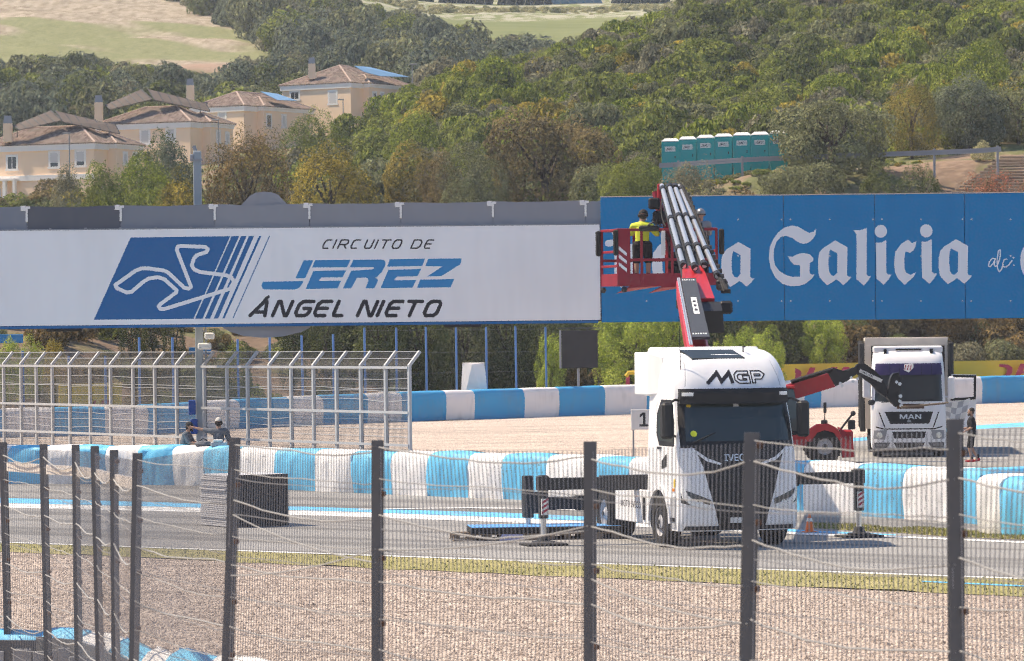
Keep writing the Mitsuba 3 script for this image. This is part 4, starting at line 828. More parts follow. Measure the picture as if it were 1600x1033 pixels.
house(147, 222, 370, -25, 'nearest cream house, at the left edge, with a white porch below',
      [(-9.3, -1.75, .95, 1.15, 'glass'), (-4.5, -1.6, .85, 1.3, 'half'), (-1.55, -1.55, .85, 1.3, 'half')], [(4.2, -1.5, .5, 1.0, 'shut'), (6.1, -1.4, .5, .9, 'shut')],
      (12, 181, 208), [[(79, 173, 375.5), (21, 196, 374), (30, 203, 373), (96, 188, 374)], [(86, 173, 375.5), (180, 195, 374.5), (187, 209, 373.5), (98, 190, 373.5)]], lower=True)
house(297, 189, 398, -25, 'second cream house from the left, raised solar racks on its brown roof',
      [(-5.4, -1.5, .85, 1.3, 'shut'), (-2.3, -1.4, .85, 1.2, 'shut')], [(4.2, -1.5, .5, 1.0, 'shut'), (6.1, -1.6, .5, 1.0, 'shut')],
      (154, 149, 178), [[(220.5, 140, 403.5), (164, 164, 402), (172, 171, 401), (237, 155, 402)], [(231, 139, 403.5), (322, 162, 402.5), (328, 174, 401.5), (241, 156, 401.5)]], wd_=11.2)
house(381, 164, 427, -32, 'third cream house from the left, blue solar panels on its right roof slope',
      [(-3.0, -1.4, .8, 1.2, 'shut')], [(3.4, -1.7, .7, 1.3, 'glass'), (6.3, -1.6, .55, 1.2, 'shut')],
      (297, 123, 155), [], [[(407, 143.5, 431), (434, 147.5, 433), (464, 158, 433), (434, 157, 429.5)]], wd_=7.2, depth=12.0)
house(548, 128, 455, -32, 'farthest cream house, on the crest, with large pale blue solar panels',
      [(-8.1, -1.3, 1.1, .8, 'glass'), (-2.6, -1.75, .95, 1.4, 'shut')], [(3.6, -1.9, .5, 1.4, 'glass'), (5.2, -1.7, .5, 1.1, 'shut')],
      (487, 90, 112), [], [[(553.5, 103.5, 457.5), (577, 105.5, 460), (640, 121, 462.5), (594, 119.5, 458), (569, 113, 457)]], wd_=10, depth=11.6)
for px, top, d, side, lab in ((108, 209, 360, -1, 'street lamp in front of the nearest house, its head pointing left'), (341, 188, 388, -1, 'street lamp in front of the second house'), (536, 156, 444, -1, 'street lamp in front of the farthest house'), (644, 101, 448, 1, 'street lamp at the right corner of the farthest house')):
    a = W(px, top, d); z0 = float(terrain([a[0]], [d])[0]) - .3; l = thing('street_lamp', lab, 'street lamp')
    put('pole', tube([(a[0], d, z0), (a[0], d, a[2])], [.075, .05], 8), 'galv', l); put('head', hull(np.vstack([bx(a[0] - (.62 if side < 0 else .3), a[0] + (.1 if side < 0 else .55), d - .16, d + .16, a[2] - .02, a[2] + .1, .04).vertices])), 'galv', l)

# ------------------------------------------------------------------ solar arrays on the far crest
for i, (p0, p1, m) in enumerate([(574, 676, 'solar'), (682, 769, 'solar'), (775, 862, 'solar'), (866, 944, 'solar_blue'), (952, 1044, 'solar'), (1052, 1130, 'solar'), (470, 566, 'solar')]):
    a, b = W(p0, 11, 800), W(p1, 11, 800); lean = 1.0 if m == 'solar' else -1.4
    s = thing('solar_array', ['first dark solar array from the left on the far crest', 'second dark solar array from the left on the far crest', 'third dark solar array from the left on the far crest', 'pale blue solar array on the far crest', 'dark solar array right of the pale blue one', 'solar array farthest right on the crest, partly behind the scrub', 'solar array on the crest hidden in the wood top left'][i], 'solar array')
    for k in range(6):
        x0, x1 = a[0] + (b[0] - a[0]) * k / 6 + .02, a[0] + (b[0] - a[0]) * (k + 1) / 6 - .02
        put('panel', hull([(x0, 800, a[2]), (x1, 800, a[2]), (x1 + lean, 798.2, a[2] + 2.9), (x0 + lean, 798.2, a[2] + 2.9), (x0, 800.05, a[2]), (x1, 800.05, a[2]), (x1 + lean, 798.25, a[2] + 2.95), (x0 + lean, 798.25, a[2] + 2.95)]), m if m != 'solar' else 'glass_grey', s)
    for k in range(4):
        x = a[0] + (b[0] - a[0]) * (k + .5) / 4; put('leg', tube([(x, 799.6, a[2] - 3), (x, 799.6, a[2] + .8)], .12, 6), 'galv', s)

# ------------------------------------------------------------------ toilet cabins, guardrail, log steps
WC = [(1047, 216, 249.0), (1074, 213, 248.4), (1102, 210.5, 247.8), (1130, 208.5, 247.2), (1159, 206.5, 246.6), (1187, 205.6, 246.0), (1216, 203.5, 245.4)]
WL = ['first teal toilet cabin from the left', 'second teal toilet cabin from the left', 'third teal toilet cabin from the left', 'fourth teal toilet cabin from the left', 'fifth teal toilet cabin from the left', 'sixth teal toilet cabin, last one standing clear of the olive tree', 'seventh toilet cabin, mostly hidden by the large olive tree']
for (px, py, d), lab in zip(WC, WL):
    o = W(px, py, d); M = RZ(-9, (o[0], d, o[2] - 2.28)); t = thing('toilet_cabin', lab + ', with a white roof', 'portable toilet', 'teal toilet cabins in a row')
    put('body', bx(-.53, .53, 0, 1.12, -.6, 2.05, .02), 'teal', t, M=M)
    put('roof', hull(np.vstack([bx(-.56, .56, -.03, 1.15, 2.052, 2.1).vertices, bx(-.36, .36, .2, .9, 2.25, 2.28).vertices])), 'lamp_white', t, M=M)
    dr_ = put('door', bx(-.45, .42, -.03, -.002, .12, 1.98, .008), 'teal', t, M=M); put('handle', bx(.3, .36, -.06, -.031, .95, 1.1), 'plastic_black', dr_, M=M)
    for x in (-.54, .5): put('corner_post', bx(x - .02, x + .06, -.035, .05, .02, 2.04, .01), 'teal', t, M=M)
    sg = put('label_plate', bx(-.34, .33, -.045, -.032, 1.42, 1.74), 'plate_white', t, M=M)
    tx = text_mesh('JMC', .15, True); tx.apply_translation([-.29, 1.5, 0]); put('lettering', up_xz(tx, -.046), 'print_black', sg, M=M)
    tx = text_mesh('TOI', .15, False); tx.apply_translation([.02, 1.5, 0]); put('lettering', up_xz(tx, -.046), 'galv', sg, M=M)
gp = [W(1030, 259, 246.3), W(1060, 257, 246.0), W(1160, 250, 244.2), W(1190, 248.5, 243.9), W(1300, 244, 243.4), W(1400, 240.5, 243.2), W(1460, 238.5, 243.2), W(1520, 236, 243.4), W(1559, 233.5, 243.6), W(1564, 233, 243.7)]
gr = thing('guardrail', 'old grey guardrail on the slope below the toilet cabins and left of the log steps', 'guardrail')
for a, b in zip(gp[:-1], gp[1:]):
    put('rail', cat(beam(a + [0, 0, .09], b + [0, 0, .09], .06, .13), beam(a - [0, 0, .09], b - [0, 0, .09], .06, .13), beam(a + [0, .035, 0], b + [0, .035, 0], .03, .1)), 'galv', gr)
for i in (1, 2, 4, 6, 8): a = gp[i]; put('post', bx(a[0] - .07, a[0] + .07, a[1] + .05, a[1] + .2, a[2] - 1.6, a[2] + .25), 'galv', gr)
st = thing('log_steps', 'flight of weathered log steps climbing the earth bank at the right edge', 'steps')
for i in range(13):
    a = W(1562 - i * 6.3, 247 + i * 4.6, 246.6 - i * .42) + [0, 0, .12]; e = W(1640 - i * 2, 247, 246)[0]
    put('log', tube([(a[0], a[1], a[2] - .07), (e, a[1] + .05, a[2] - .07)], .085, 8), 'wood', st, smooth=40)
    put('tread', bx(a[0] + .05, e, a[1] + .05, a[1] + .6, a[2] - .1, a[2] + .005), 'wood_pale', st)

# ------------------------------------------------------------------ lorries
class Cab:
    """A lorry cab as lofted rounded rings; patches and lettering are laid on its front."""
    def __init__(s, W_, depth, zs, yf, ws, corner=.22):
        s.W, s.D = W_ / 2, depth
        s.yf, s.ws = PchipInterpolator(zs, yf), PchipInterpolator(zs, ws); s.z0, s.z1, s.c = zs[0], zs[-1], corner
    def front(s, x, z):
        w = s.W * s.ws(z); a = np.clip(np.abs(x) / w, 0, 1); return s.yf(z) + .05 * a ** 2 + s.c * a ** 7
    def body(s, n=56, hole=None):
        zs = np.linspace(s.z0, s.z1, n); R = []
        for z in zs:
            w = s.W * s.ws(z); x = w * np.sin(np.linspace(-1, 1, 41) * math.pi / 2); y = s.front(x, z); yb = s.D
            R.append(np.vstack([np.column_stack([x, y]), [[w, y[-1] + .3], [w, (y[-1] + yb) / 2], [w, yb - .06], [w - .06, yb], [0, yb], [-w + .06, yb], [-w, yb - .06], [-w, (y[0] + yb) / 2], [-w, y[0] + .3]]]))
        R = np.array(R); k = R.shape[1]; V = np.dstack([R, np.repeat(zs[:, None], k, 1)]); V = np.concatenate([V, V[:, :1]], 1)
        m = grid(V.transpose(1, 0, 2)); caps = []
        for i in (0, -1):
            c = np.append(R[i].mean(0), zs[i]); v = np.vstack([V[i], c]); kk = len(v) - 1; caps.append(TM(v, [[j, j + 1, kk] if i else [j + 1, j, kk] for j in range(kk - 1)]))
        return cat(m, caps)
    def patch(s, poly, off=.012, t=.012, seg=.07):
        """A panel lying on the front, outline in (x, z), proud of the body by off."""
        g = Polygon(poly).buffer(0) if not hasattr(poly, 'geom_type') else poly; out = []
        for q in polys(g):
            vs, fs = trimesh.creation.triangulate_polygon(q, engine='earcut'); v3, f3 = trimesh.remesh.subdivide_to_size(np.column_stack([vs, 0 * vs[:, 0]]), fs, seg)
            m = trimesh.Trimesh(v3, f3, process=True); x, z = m.vertices[:, 0], m.vertices[:, 1]; y = s.front(x, z)
            fr = np.column_stack([x, y - off, z]); bk = np.column_stack([x, y + .02, z]); n = len(x)
            e = m.edges_sorted; u, c = np.unique(e, axis=0, return_counts=True); bd = set(map(tuple, u[c == 1])); side = []
            for a, b in m.edges:
                if (min(a, b), max(a, b)) in bd: side += [[a, b, b + n], [a, b + n, a + n]]
            out.append(TM(np.vstack([fr, bk]), np.vstack([m.faces, np.array(side)])))
        return cat(out)
    def text(s, tm, x, z, off=.016):
        v = tm.vertices; xx, zz = v[:, 0] + x, v[:, 1] + z
        return TM(np.column_stack([xx, s.front(xx, zz) - off - v[:, 2], zz]), tm.faces)
def wheel(par, c, r, w, M, side, rim='mat_side', dark=False, name='wheel'):
    """A tyre with a dished rim, hub and wheel nuts at centre c, its outer face towards local x * side."""
    k = key_of(name, par); R = trimesh.transformations.rotation_matrix(math.pi / 2 * side, [0, 1, 0]); R[:3, 3] = c; R = np.asarray(M) @ R
    h = w / 2
    ty = lathe([(.58 * r, -h), (.93 * r, -h), (r, -h * .75), (r, h * .75), (.93 * r, h), (.62 * r, h * 1.02), (.57 * r, h * .9), (.57 * r, -h)], 40)
    tr = [bx(r * .985, r * 1.015, -.02, .02, -h * .7, h * .7) for _ in range(1)]
    scene[k] = mikit.ply(moved(cat(ty, *[moved(tr[0], trimesh.transformations.rotation_matrix(a, [0, 0, 1])) for a in np.linspace(0, 2 * math.pi, 49)[:-1]]), R), 'rubber', smooth=35)
    rm = lathe([(.57 * r, h * .9), (.54 * r, h * .55), (.48 * r, h * .2), (.30 * r, h * .45), (.26 * r, h * .8), (.12 * r, h * .95), (0.001, h * .95)], 32)
    put('rim', rm, rim, k, smooth=35, M=R)
    put('hub_nut', cat([moved(trimesh.creation.cylinder(.017, .05, sections=6), trimesh.transformations.translation_matrix([.36 * r * math.cos(a), .36 * r * math.sin(a), h * .45])) for a in np.linspace(0, 2 * math.pi, 11)[:-1]] + [moved(trimesh.creation.cylinder(.09 * r, .06, sections=12), trimesh.transformations.translation_matrix([0, 0, h * .97]))]), 'galv_dark', k, kind='stuff', M=R)
    return k
def mirror(par, x, y0, z0, z1, M, side):
    k = put('mirror', bx(x - .12 if side < 0 else x - .11, x + .11 if side < 0 else x + .12, y0, y0 + .22, z0, z1, .07), 'plastic_black', par, M=M)
    put('arm', cat(tube([(x, y0 + .1, z1 - .05), (x - side * .2, y0 + .2, z1 + .05), (x - side * .34, y0 + .26, z1 + .03)], .025, 6), tube([(x, y0 + .1, z0 + .08), (x - side * .34, y0 + .28, z0 + .03)], .025, 6)), 'plastic_black', k, M=M)
    put('mirror_glass', bx(x - .08, x + .08, y0 + .222, y0 + .228, z0 + .08, z1 - .08), 'glass_grey', k, M=M)

# the white lorry that carries the crane
tp = G(1161, 858); YAW = 16.0; MT = RZ(YAW, (tp[0], tp[1], 0.0))
lt = thing('white_lorry', 'white tractor lorry with a crane behind its cab, parked on the track', 'truck')
cab = Cab(2.48, 2.28, [.36, .55, .95, 1.5, 1.95, 2.1, 2.55, 2.92, 3.05, 3.25, 3.5, 3.72, 3.88, 3.96], [.10, .02, .0, .03, .09, .13, .25, .36, .36, .42, .58, .82, 1.15, 1.6], [.99, 1, 1, .99, .985, .98, .965, .95, .95, .945, .93, .90, .84, .72])
put('cab', cab.body(), 'truck_white', lt, smooth=40, M=MT)
put('roof_fairing', hull(np.vstack([bx(-1.2, 1.2, 2.0, 2.7, 3.0, 3.55, .05).vertices, bx(-1.05, 1.05, 1.9, 2.7, 3.8, 3.98, .04).vertices])), 'truck_white', lt, M=MT)
for sx in (-1, 1):
    put('side_fairing', hull(np.vstack([bx(sx * 1.22 - .04, sx * 1.22 + .05, 2.05, 2.95, 3.02, 3.88, .03).vertices, bx(sx * 1.1 - .04, sx * 1.1 + .05, 1.5, 2.0, 3.05, 3.8, .03).vertices])), 'truck_white', lt, M=MT)
put('skylight', (lambda p: hull(np.vstack([p, p - [0, 0, .04]])))(np.array([(-.72, .86, 3.765), (.38, .86, 3.765), (.25, 1.25, 3.925), (-.85, 1.25, 3.925)])), 'glass_grey', lt, M=MT)
ws = cab.patch([(-1.08, 2.13), (1.08, 2.13), (1.06, 2.55), (1.02, 2.9), (-1.02, 2.9), (-1.06, 2.55)], .006)
put('windscreen', ws, 'glass_dark', lt, smooth=30, M=MT)
put('windscreen_surround', cab.patch(Polygon([(-1.17, 2.0), (1.17, 2.0), (1.17, 2.5), (1.13, 3.0), (-1.13, 3.0), (-1.17, 2.5)]).difference(Polygon([(-1.075, 2.13), (1.075, 2.13), (1.055, 2.55), (1.015, 2.9), (-1.015, 2.9), (-1.055, 2.55)])), .010), 'black', lt, smooth=30, M=MT)
sv = cab.patch([(-1.13, 2.86), (1.13, 2.86), (1.12, 3.16), (-1.12, 3.16)], .13); put('sun_visor', sv, 'black', lt, smooth=30, M=MT)
for sx in (-1, 1): put('marker_lamp', cab.patch([(sx * 1.0 - .10, 3.02), (sx * 1.0 + .10, 3.02), (sx * 1.0 + .10, 3.09), (sx * 1.0 - .10, 3.09)], .14), 'lamp_white', lt, M=MT)
put('windscreen_sticker', cab.patch(list(Point(-.92, 2.28).buffer(.06).exterior.coords)[:-1], .012), 'yellow_vest', lt, M=MT); put('windscreen_sticker', cab.patch([(-1.0, 2.80), (-.92, 2.80), (-.92, 2.85), (-1.0, 2.85)], .012), 'dhl_yellow', lt, M=MT)
put('camera_housing', cab.patch([(-.06, 2.80), (.06, 2.80), (.05, 2.88), (-.05, 2.88)], .012), 'truck_grey', lt, M=MT)
for sx in (-1, 1): put('panel_gap', cab.patch([(sx * 1.0 - .008, 3.2), (sx * 1.0 + .008, 3.2), (sx * .9 + .006, 3.7), (sx * .9 - .006, 3.7)], .003), 'truck_grey', lt, M=MT)
put('grille', cab.patch([(-.94, 2.005), (.94, 2.005), (.80, 1.62), (.69, 1.2), (.55, .75), (.48, .44), (-.48, .44), (-.55, .75), (-.68, 1.2), (-.78, 1.62)], .012), 'black', lt, smooth=30, M=MT)
for i, z in enumerate(np.arange(.62, 1.6, .14)):
    w = float(np.interp(z, [.44, .75, 1.2, 1.62], [.44, .5, .63, .72])); put('grille_bar', cab.patch([(-w, z), (w, z), (w, z + .035), (-w, z + .035)], .045), 'plastic_black', lt, M=MT)
put('bumper_intake', cab.patch([(-1.15, .38), (1.15, .38), (1.12, .46), (-1.12, .46)], .015), 'plastic_black', lt, M=MT)
for sx in (-1, 1):
    f = lambda p: [(sx * a, b) for a, b in (p if sx > 0 else p[::-1])]
    put('front_corner_panel', cab.patch(f([(.97, 1.99), (1.18, 1.99), (1.2, 1.1), (1.2, .50), (.62, .50), (.7, .86), (.83, 1.4)]), .02), 'truck_white', lt, smooth=30, M=MT)
    hl = put('headlight', cab.patch(f([(.66, .98), (1.20, 1.20), (1.205, .92), (.70, .78)]), .03), 'glass_grey', lt, smooth=30, M=MT)
    put('light_strip', cab.patch(f([(.68, .88), (.98, .96), (1.11, 1.08), (1.16, 1.21), (1.212, 1.21), (1.19, 1.02), (1.05, .88), (.70, .78)]), .07), 'lamp_white', hl, M=MT)
    for k in range(3): put('lens', cab.patch(f([(.82 + k * .11, .95 + k * .03), (.9 + k * .11, .97 + k * .03), (.9 + k * .11, .91 + k * .03), (.82 + k * .11, .89 + k * .03)]), .036), 'chrome', hl, M=MT)
    put('arched_strip', cab.patch(f([(.42, 1.70), (.7, 1.80), (1.0, 2.02), (1.0, 1.97), (.72, 1.74), (.44, 1.66)]), .028), 'truck_white', lt, M=MT)
put('maker_lettering', cab.text((lambda m: m.apply_translation([-.36, 0, 0]) or m)(text_mesh('IVECO', .13, True)), 0, 1.74, .024), 'steel', lt, 'silver letters IVECO on the grille', M=MT)
mg = []   # MGP on the roof: a slanted M and an outlined GP
def q2(l, w): return LineString(l).buffer(w / 2, cap_style=2, join_style=2)
mM = q2([(-.56, 3.26), (-.32, 3.47), (-.26, 3.30), (-.07, 3.47), (-.03, 3.26)], .07)
ring_ = lambda g: g.difference(g.buffer(-.022, join_style=1))
gG = ring_(q2([(.34, 3.47), (.12, 3.47), (.06, 3.42), (.06, 3.34), (.12, 3.29), (.31, 3.29), (.31, 3.38), (.19, 3.38)], .085)); gP = ring_(q2([(.42, 3.25), (.42, 3.47), (.58, 3.47), (.63, 3.43), (.58, 3.37), (.46, 3.37)], .085))
put('roof_lettering', cab.patch(mM, .012), 'print_black', lt, 'black slanted letter M above the sun visor', M=MT); put('roof_lettering', cab.patch(unary_union([gG, gP]), .012), 'print_black', lt, 'outlined black letters GP above the sun visor', M=MT)
# cab side (the lorry's right side, seen on the left)
for sx in (-1, 1):
    xs_ = sx * 1.245
    def sp(name, poly, mat, t=.012, off=.0, lab=None):
        m = extr(Polygon(poly), t); v = m.vertices; zz = v[:, 1]; xx = sx * (1.24 * cab.ws(np.clip(zz, .36, 3.9)) + .002 + off) + sx * v[:, 2]
        put(name, TM(np.column_stack([xx, v[:, 0], zz]), m.faces if sx < 0 else m.faces[:, ::-1]), mat, lt, lab, M=MT)
    sp('side_window', [(.62, 2.12), (1.45, 2.12), (1.62, 2.3), (1.62, 2.62), (1.42, 2.86), (.85, 2.86), (.66, 2.5)], 'glass_dark', .006, .004)
    sp('window_frame', [(.56, 2.02), (1.5, 2.02), (1.7, 2.26), (1.7, 2.66), (1.46, 2.94), (.8, 2.94), (.6, 2.5)], 'black', .004, -.002)
    sp('door_seam', [(.62, .75), (.64, .75), (.66, 2.0), (.64, 2.0)], 'truck_grey', .004); sp('door_seam', [(1.72, 1.2), (1.735, 1.2), (1.735, 2.9), (1.72, 2.9)], 'truck_grey', .004)
    sp('vent', [(1.02, 1.62), (1.3, 1.56), (1.3, 1.72), (1.02, 1.86)], 'black', .014)
    sp('door_handle', [(1.35, 1.95), (1.55, 1.95), (1.55, 2.0), (1.35, 2.0)], 'plastic_black', .03)
    arch = Point(1.38, .52).buffer(.66, 32).intersection(sbox(.5, .36, 2.3, 1.4)); sp('wheel_arch', list(arch.exterior.coords)[:-1], 'black', .006)
    lip = Point(1.38, .52).buffer(.72, 32).difference(Point(1.38, .52).buffer(.63, 32)).intersection(sbox(.4, .5, 2.3, 1.4))
    sp('arch_lip', list(polys(lip)[0].exterior.coords)[:-1], 'truck_white', .06)
    sp('step_panel', [(.42, .42), (.72, .42), (.74, 1.0), (.40, 1.05)], 'truck_grey', .02); sp('step', [(.45, .55), (.7, .55), (.7, .62), (.45, .62)], 'black', .04)
    sp('side_marker', [(.50, 1.14), (.60, 1.14), (.60, 1.2), (.50, 1.2)], 'indicator', .02)
    sp('warning_sticker', [(.46, 1.22), (.54, 1.22), (.54, 1.38), (.46, 1.38)], 'dhl_yellow', .014) if sx < 0 else None
    mirror(lt, sx * 1.42, .28, 2.18, 2.9, MT, sx)
put('aerial', tube([(-1.0, .75, 3.3), (-1.04, .72, 4.6)], .008, 5), 'black', lt, M=MT)
put('roof_hook', tube([(.45, 1.15, 3.86), (.45, 1.15, 3.98), (.45, 1.05, 3.98)], .02, 6), 'black', lt, M=MT)
for sx in (-1, 1): put('wiper', tube([(sx * .75 - .3, cab.front(0, 2.1) - .05, 2.08), (sx * .4 - .1, cab.front(0, 2.3) - .05, 2.3)], .012, 5), 'black', lt, M=MT)
put('number_plate', cab.patch([(-.26, .52), (.26, .52), (.26, .63), (-.26, .63)], .055), 'plate_white', lt, M=MT)
for sx in (-1, 1):
    wheel(lt, (sx * 1.12, 1.38, .51), .51, .32, MT, sx); wheel(lt, (sx * .98, 5.15, .51), .51, .58, MT, sx)
    mud = [(.60 * math.cos(a), .60 * math.sin(a)) for a in np.linspace(.15, math.pi - .15, 20)]
    pv = np.array([[(sx * .68, 5.15 + a, .51 + b), (sx * 1.29, 5.15 + a, .51 + b)] for a, b in mud]); put('mudguard', grid(pv), 'plastic_black', lt, smooth=40, M=MT)
    put('side_skirt', bx(sx * 1.22 - .04, sx * 1.22 + .04, 2.1, 4.35, .42, 1.1, .03), 'truck_white', lt, 'white side skirt with small black lettering' if sx < 0 else None, M=MT)
    put('tank', bx(sx * .62 if sx > 0 else -1.17, 1.17 if sx > 0 else -.62, 2.25, 4.3, .45, 1.05, .06), 'truck_grey', lt, M=MT)
    put('tank_strap', bx(sx * 1.265 - .02, sx * 1.265 + .02, 2.32, 2.42, .5, .95), 'black', lt, M=MT)
    put('frame_rail', bx(sx * .42 - .05, sx * .42 + .05, .9, 6.3, .72, .98), 'black', lt, M=MT)
tx = text_mesh('MOTO IVECO', .13, False); v = tx.vertices; put('skirt_lettering', TM(np.column_stack([-1.262 - v[:, 2], 3.95 - v[:, 0] * 1.15, v[:, 1] + .72]), tx.faces), 'print_black', lt, 'thin black letters MOTO IVECO on the side skirt', M=MT)
put('red_flash', hull([(-1.262, 3.0, .93), (-1.262, 2.84, .99), (-1.262, 2.8, .95), (-1.265, 3.0, .93), (-1.265, 2.84, .99), (-1.265, 2.8, .95)]), 'dhl_red', lt, M=MT)
put('deck_plate', bx(-1.1, 1.1, 3.5, 4.5, 1.0, 1.03), 'galv_dark', lt, M=MT); put('coupling', lathe([(.0, 1.02), (.5, 1.02), (.5, 1.12), (.1, 1.14), (.0, 1.1)], 24), 'black', lt, M=MT @ trimesh.transformations.translation_matrix([0, 5.0, 0]))
put('axle', tube([(-1.0, 5.15, .5), (1.0, 5.15, .5)], .12), 'black', lt, M=MT); put('axle', tube([(-1.0, 1.38, .48), (1.0, 1.38, .48)], .08), 'black', lt, M=MT)

# the crane mounted on it: one thing with its stabilisers and boom
cr = thing('lorry_crane', 'red loader crane behind the white cab, its boom raised to the lifting cage', 'crane')
put('base', cat(bx(-.55, .55, 2.72, 3.5, 1.03, 1.5, .05), bx(-.4, .4, 2.75, 3.35, 1.5, 2.2, .08)), 'crane_red', cr, M=MT)
put('column', cat(lathe([(.0, 0), (.34, 0), (.36, .3), (.28, .5), (.26, 1.3), (.0, 1.3)], 20)), 'crane_red', cr, M=MT @ trimesh.transformations.translation_matrix([0, 3.0, 2.1]))
def reach(px, y):
    """How far sideways a beam at local depth y must reach to end where the photo shows it."""
    a, b = -8.0, 8.0
    for _ in range(50):
        m = (a + b) / 2; q = MT @ np.array([m, y, .6, 1]); a, b = (m, b) if 800 + q[0] / q[1] * F < px else (a, m)
    return a
# front stabiliser beams reach out to both sides, legs measured from the photo
for name, px, py, sx, y in (('l', 846, 842, -1, 2.95), ('r', 1339, 838, 1, 2.95)):
    L = reach(px, y)
    put('stabiliser_beam', cat(bx(min(L, 0), max(L, 0), y - .11, y + .11, 1.12, 1.36, .01), bx(min(L * .62, 0), max(L * .62, 0), y - .14, y + .14, 1.09, 1.39, .01)), 'plastic_black', cr, M=MT)
    leg = put('stabiliser_leg', cat(bx(L - .085, L + .085, y - .09, y + .09, .55, 1.42, .015), bx(L - .12, L + .10, y - .12, y + .12, 1.12, 1.40, .01)), 'plastic_black', cr, M=MT)
    put('piston', tube([(L, y, .12), (L, y, .56)], .06, 12), 'chrome', leg, smooth=40, M=MT)
    put('foot', cat(lathe([(.0, .22), (.09, .22), (.14, .1), (.24, .09), (.24, .05), (0, .05)], 16)), 'plastic_black', leg, M=MT @ trimesh.transformations.translation_matrix([L, y, 0]))
    put('pad', bx(L - .42, L + .42, y - .35, y + .35, .0, .05, .01), 'rubber', leg, M=MT)
    pl = put('stripe_plate', bx(L - .075, L + .075, y - .125, y - .093, .62, .95), 'plate_white', leg, 'red and white striped plate', M=MT)
    for k in range(3): put('red_stripe', hull([(L - .07, y - .13, .64 + k * .1), (L + .07, y - .13, .72 + k * .1), (L + .07, y - .13, .77 + k * .1), (L - .07, y - .13, .69 + k * .1), (L - .07, y - .127, .64 + k * .1), (L + .07, y - .127, .72 + k * .1), (L + .07, y - .127, .77 + k * .1), (L - .07, y - .127, .69 + k * .1)]), 'dhl_red', pl, M=MT)
y = 5.95; L = reach(822, y)
put('rear_stabiliser_beam', cat(bx(L, .4, y - .12, y + .12, .58, .84, .01), bx(L * .6, .5, y - .15, y + .15, .55, .87, .01)), 'plastic_black', cr, M=MT)
leg = put('stabiliser_leg', cat(bx(L - .10, L + .10, y - .11, y + .11, .42, 1.3, .015), bx(L - .1, L + .24, y - .14, y + .14, .52, .95, .02)), 'plastic_black', cr, M=MT)
put('piston', tube([(L, y, .1), (L, y, .45)], .055, 12), 'chrome', leg, smooth=40, M=MT); put('foot', bx(L - .2, L + .2, y - .2, y + .2, .05, .12, .02), 'plastic_black', leg, M=MT); put('pad', bx(L - .4, L + .4, y - .35, y + .35, 0, .05, .01), 'rubber', leg, M=MT)
# boom
b0 = W(1094, 566, 79.2); b1_ = W(1071, 452, 95.5); e1 = W(1106, 484, 94.0); e2 = W(1047, 305, 107.0)
put('inner_boom', beam(b0 + [0, -.5, -.25], b1_, .46, .5, bev=.05), 'crane_red', cr)
ta = (b1_ - b0) / np.linalg.norm(b1_ - b0); upv = np.cross(np.cross(ta, [0, 0, 1]), ta); upv /= np.linalg.norm(upv)
fr = lambda t, s, h: b0 + (b1_ - b0) * t + np.cross(ta, [0, 0, 1.]) * s + upv * h
pl = put('boom_plate', hull([fr(.12, -.12, .26), fr(.12, .25, .26), fr(.97, .25, .26), fr(.97, -.12, .26), fr(.12, -.12, .32), fr(.12, .25, .32), fr(.97, .25, .32), fr(.97, -.12, .32)]), 'plate_grey', cr, 'dark grey cover plate on the red inner boom')
put('label', hull([fr(.42, .02, .322), fr(.42, .15, .322), fr(.66, .15, .322), fr(.66, .02, .322), fr(.42, .02, .328), fr(.42, .15, .328), fr(.66, .15, .328), fr(.66, .02, .328)]), 'plate_white', pl)
put('label_print', cat([hull([fr(.46 + k * .06, .05, .328), fr(.46 + k * .06, .12, .328), fr(.49 + k * .06, .12, .328), fr(.49 + k * .06, .05, .328), fr(.46 + k * .06, .05, .332), fr(.46 + k * .06, .12, .332), fr(.49 + k * .06, .12, .332), fr(.49 + k * .06, .05, .332)]) for k in range(3)]), 'print_black', pl, kind='stuff')
for t in (.15, .93): put('dashes', cat([hull([fr(t, -.1 + k * .055, .322), fr(t, -.07 + k * .055, .322), fr(t + .015, -.07 + k * .055, .322), fr(t + .015, -.1 + k * .055, .322), fr(t, -.1 + k * .055, .327), fr(t, -.07 + k * .055, .327), fr(t + .015, -.07 + k * .055, .327), fr(t + .015, -.1 + k * .055, .327)]) for k in range(6)]), 'plate_white', pl, kind='stuff')
for s_ in (-.15, -.19): put('guide_rail', tube([fr(.05, s_, .28), fr(1.0, s_, .28)], .02, 6), 'chrome', cr)
t2_ = (e2 - e1) / np.linalg.norm(e2 - e1); sd = np.cross(t2_, [0, 0, 1.]); sd /= np.linalg.norm(sd); u2 = np.cross(sd, t2_)
P2 = lambda t, s, h: e1 + (e2 - e1) * t + sd * s + u2 * h
put('outer_boom', hull([P2(.1, -.40, -.1), P2(.1, .1, -.1), P2(.95, .05, .0), P2(.95, -.28, .0), P2(.1, -.40, .4), P2(.1, .1, .4), P2(.95, .05, .32), P2(.95, -.28, .32)]), 'plastic_black', cr)
put('boom_sleeve', hull([P2(-.04, -.44, -.12), P2(-.04, .12, -.12), P2(.22, .1, -.1), P2(.22, -.42, -.1), P2(-.04, -.44, .42), P2(-.04, .12, .42), P2(.22, .1, .42), P2(.22, -.42, .42)]), 'crane_red', cr)
put('boom_head', hull([P2(-.10, -.36, -.25), P2(-.10, .3, -.25), P2(-.045, .3, -.25), P2(-.045, -.36, -.25), P2(-.1, -.3, .3), P2(-.1, .25, .3), P2(-.045, .25, .35), P2(-.045, -.3, .35)]), 'black', cr)
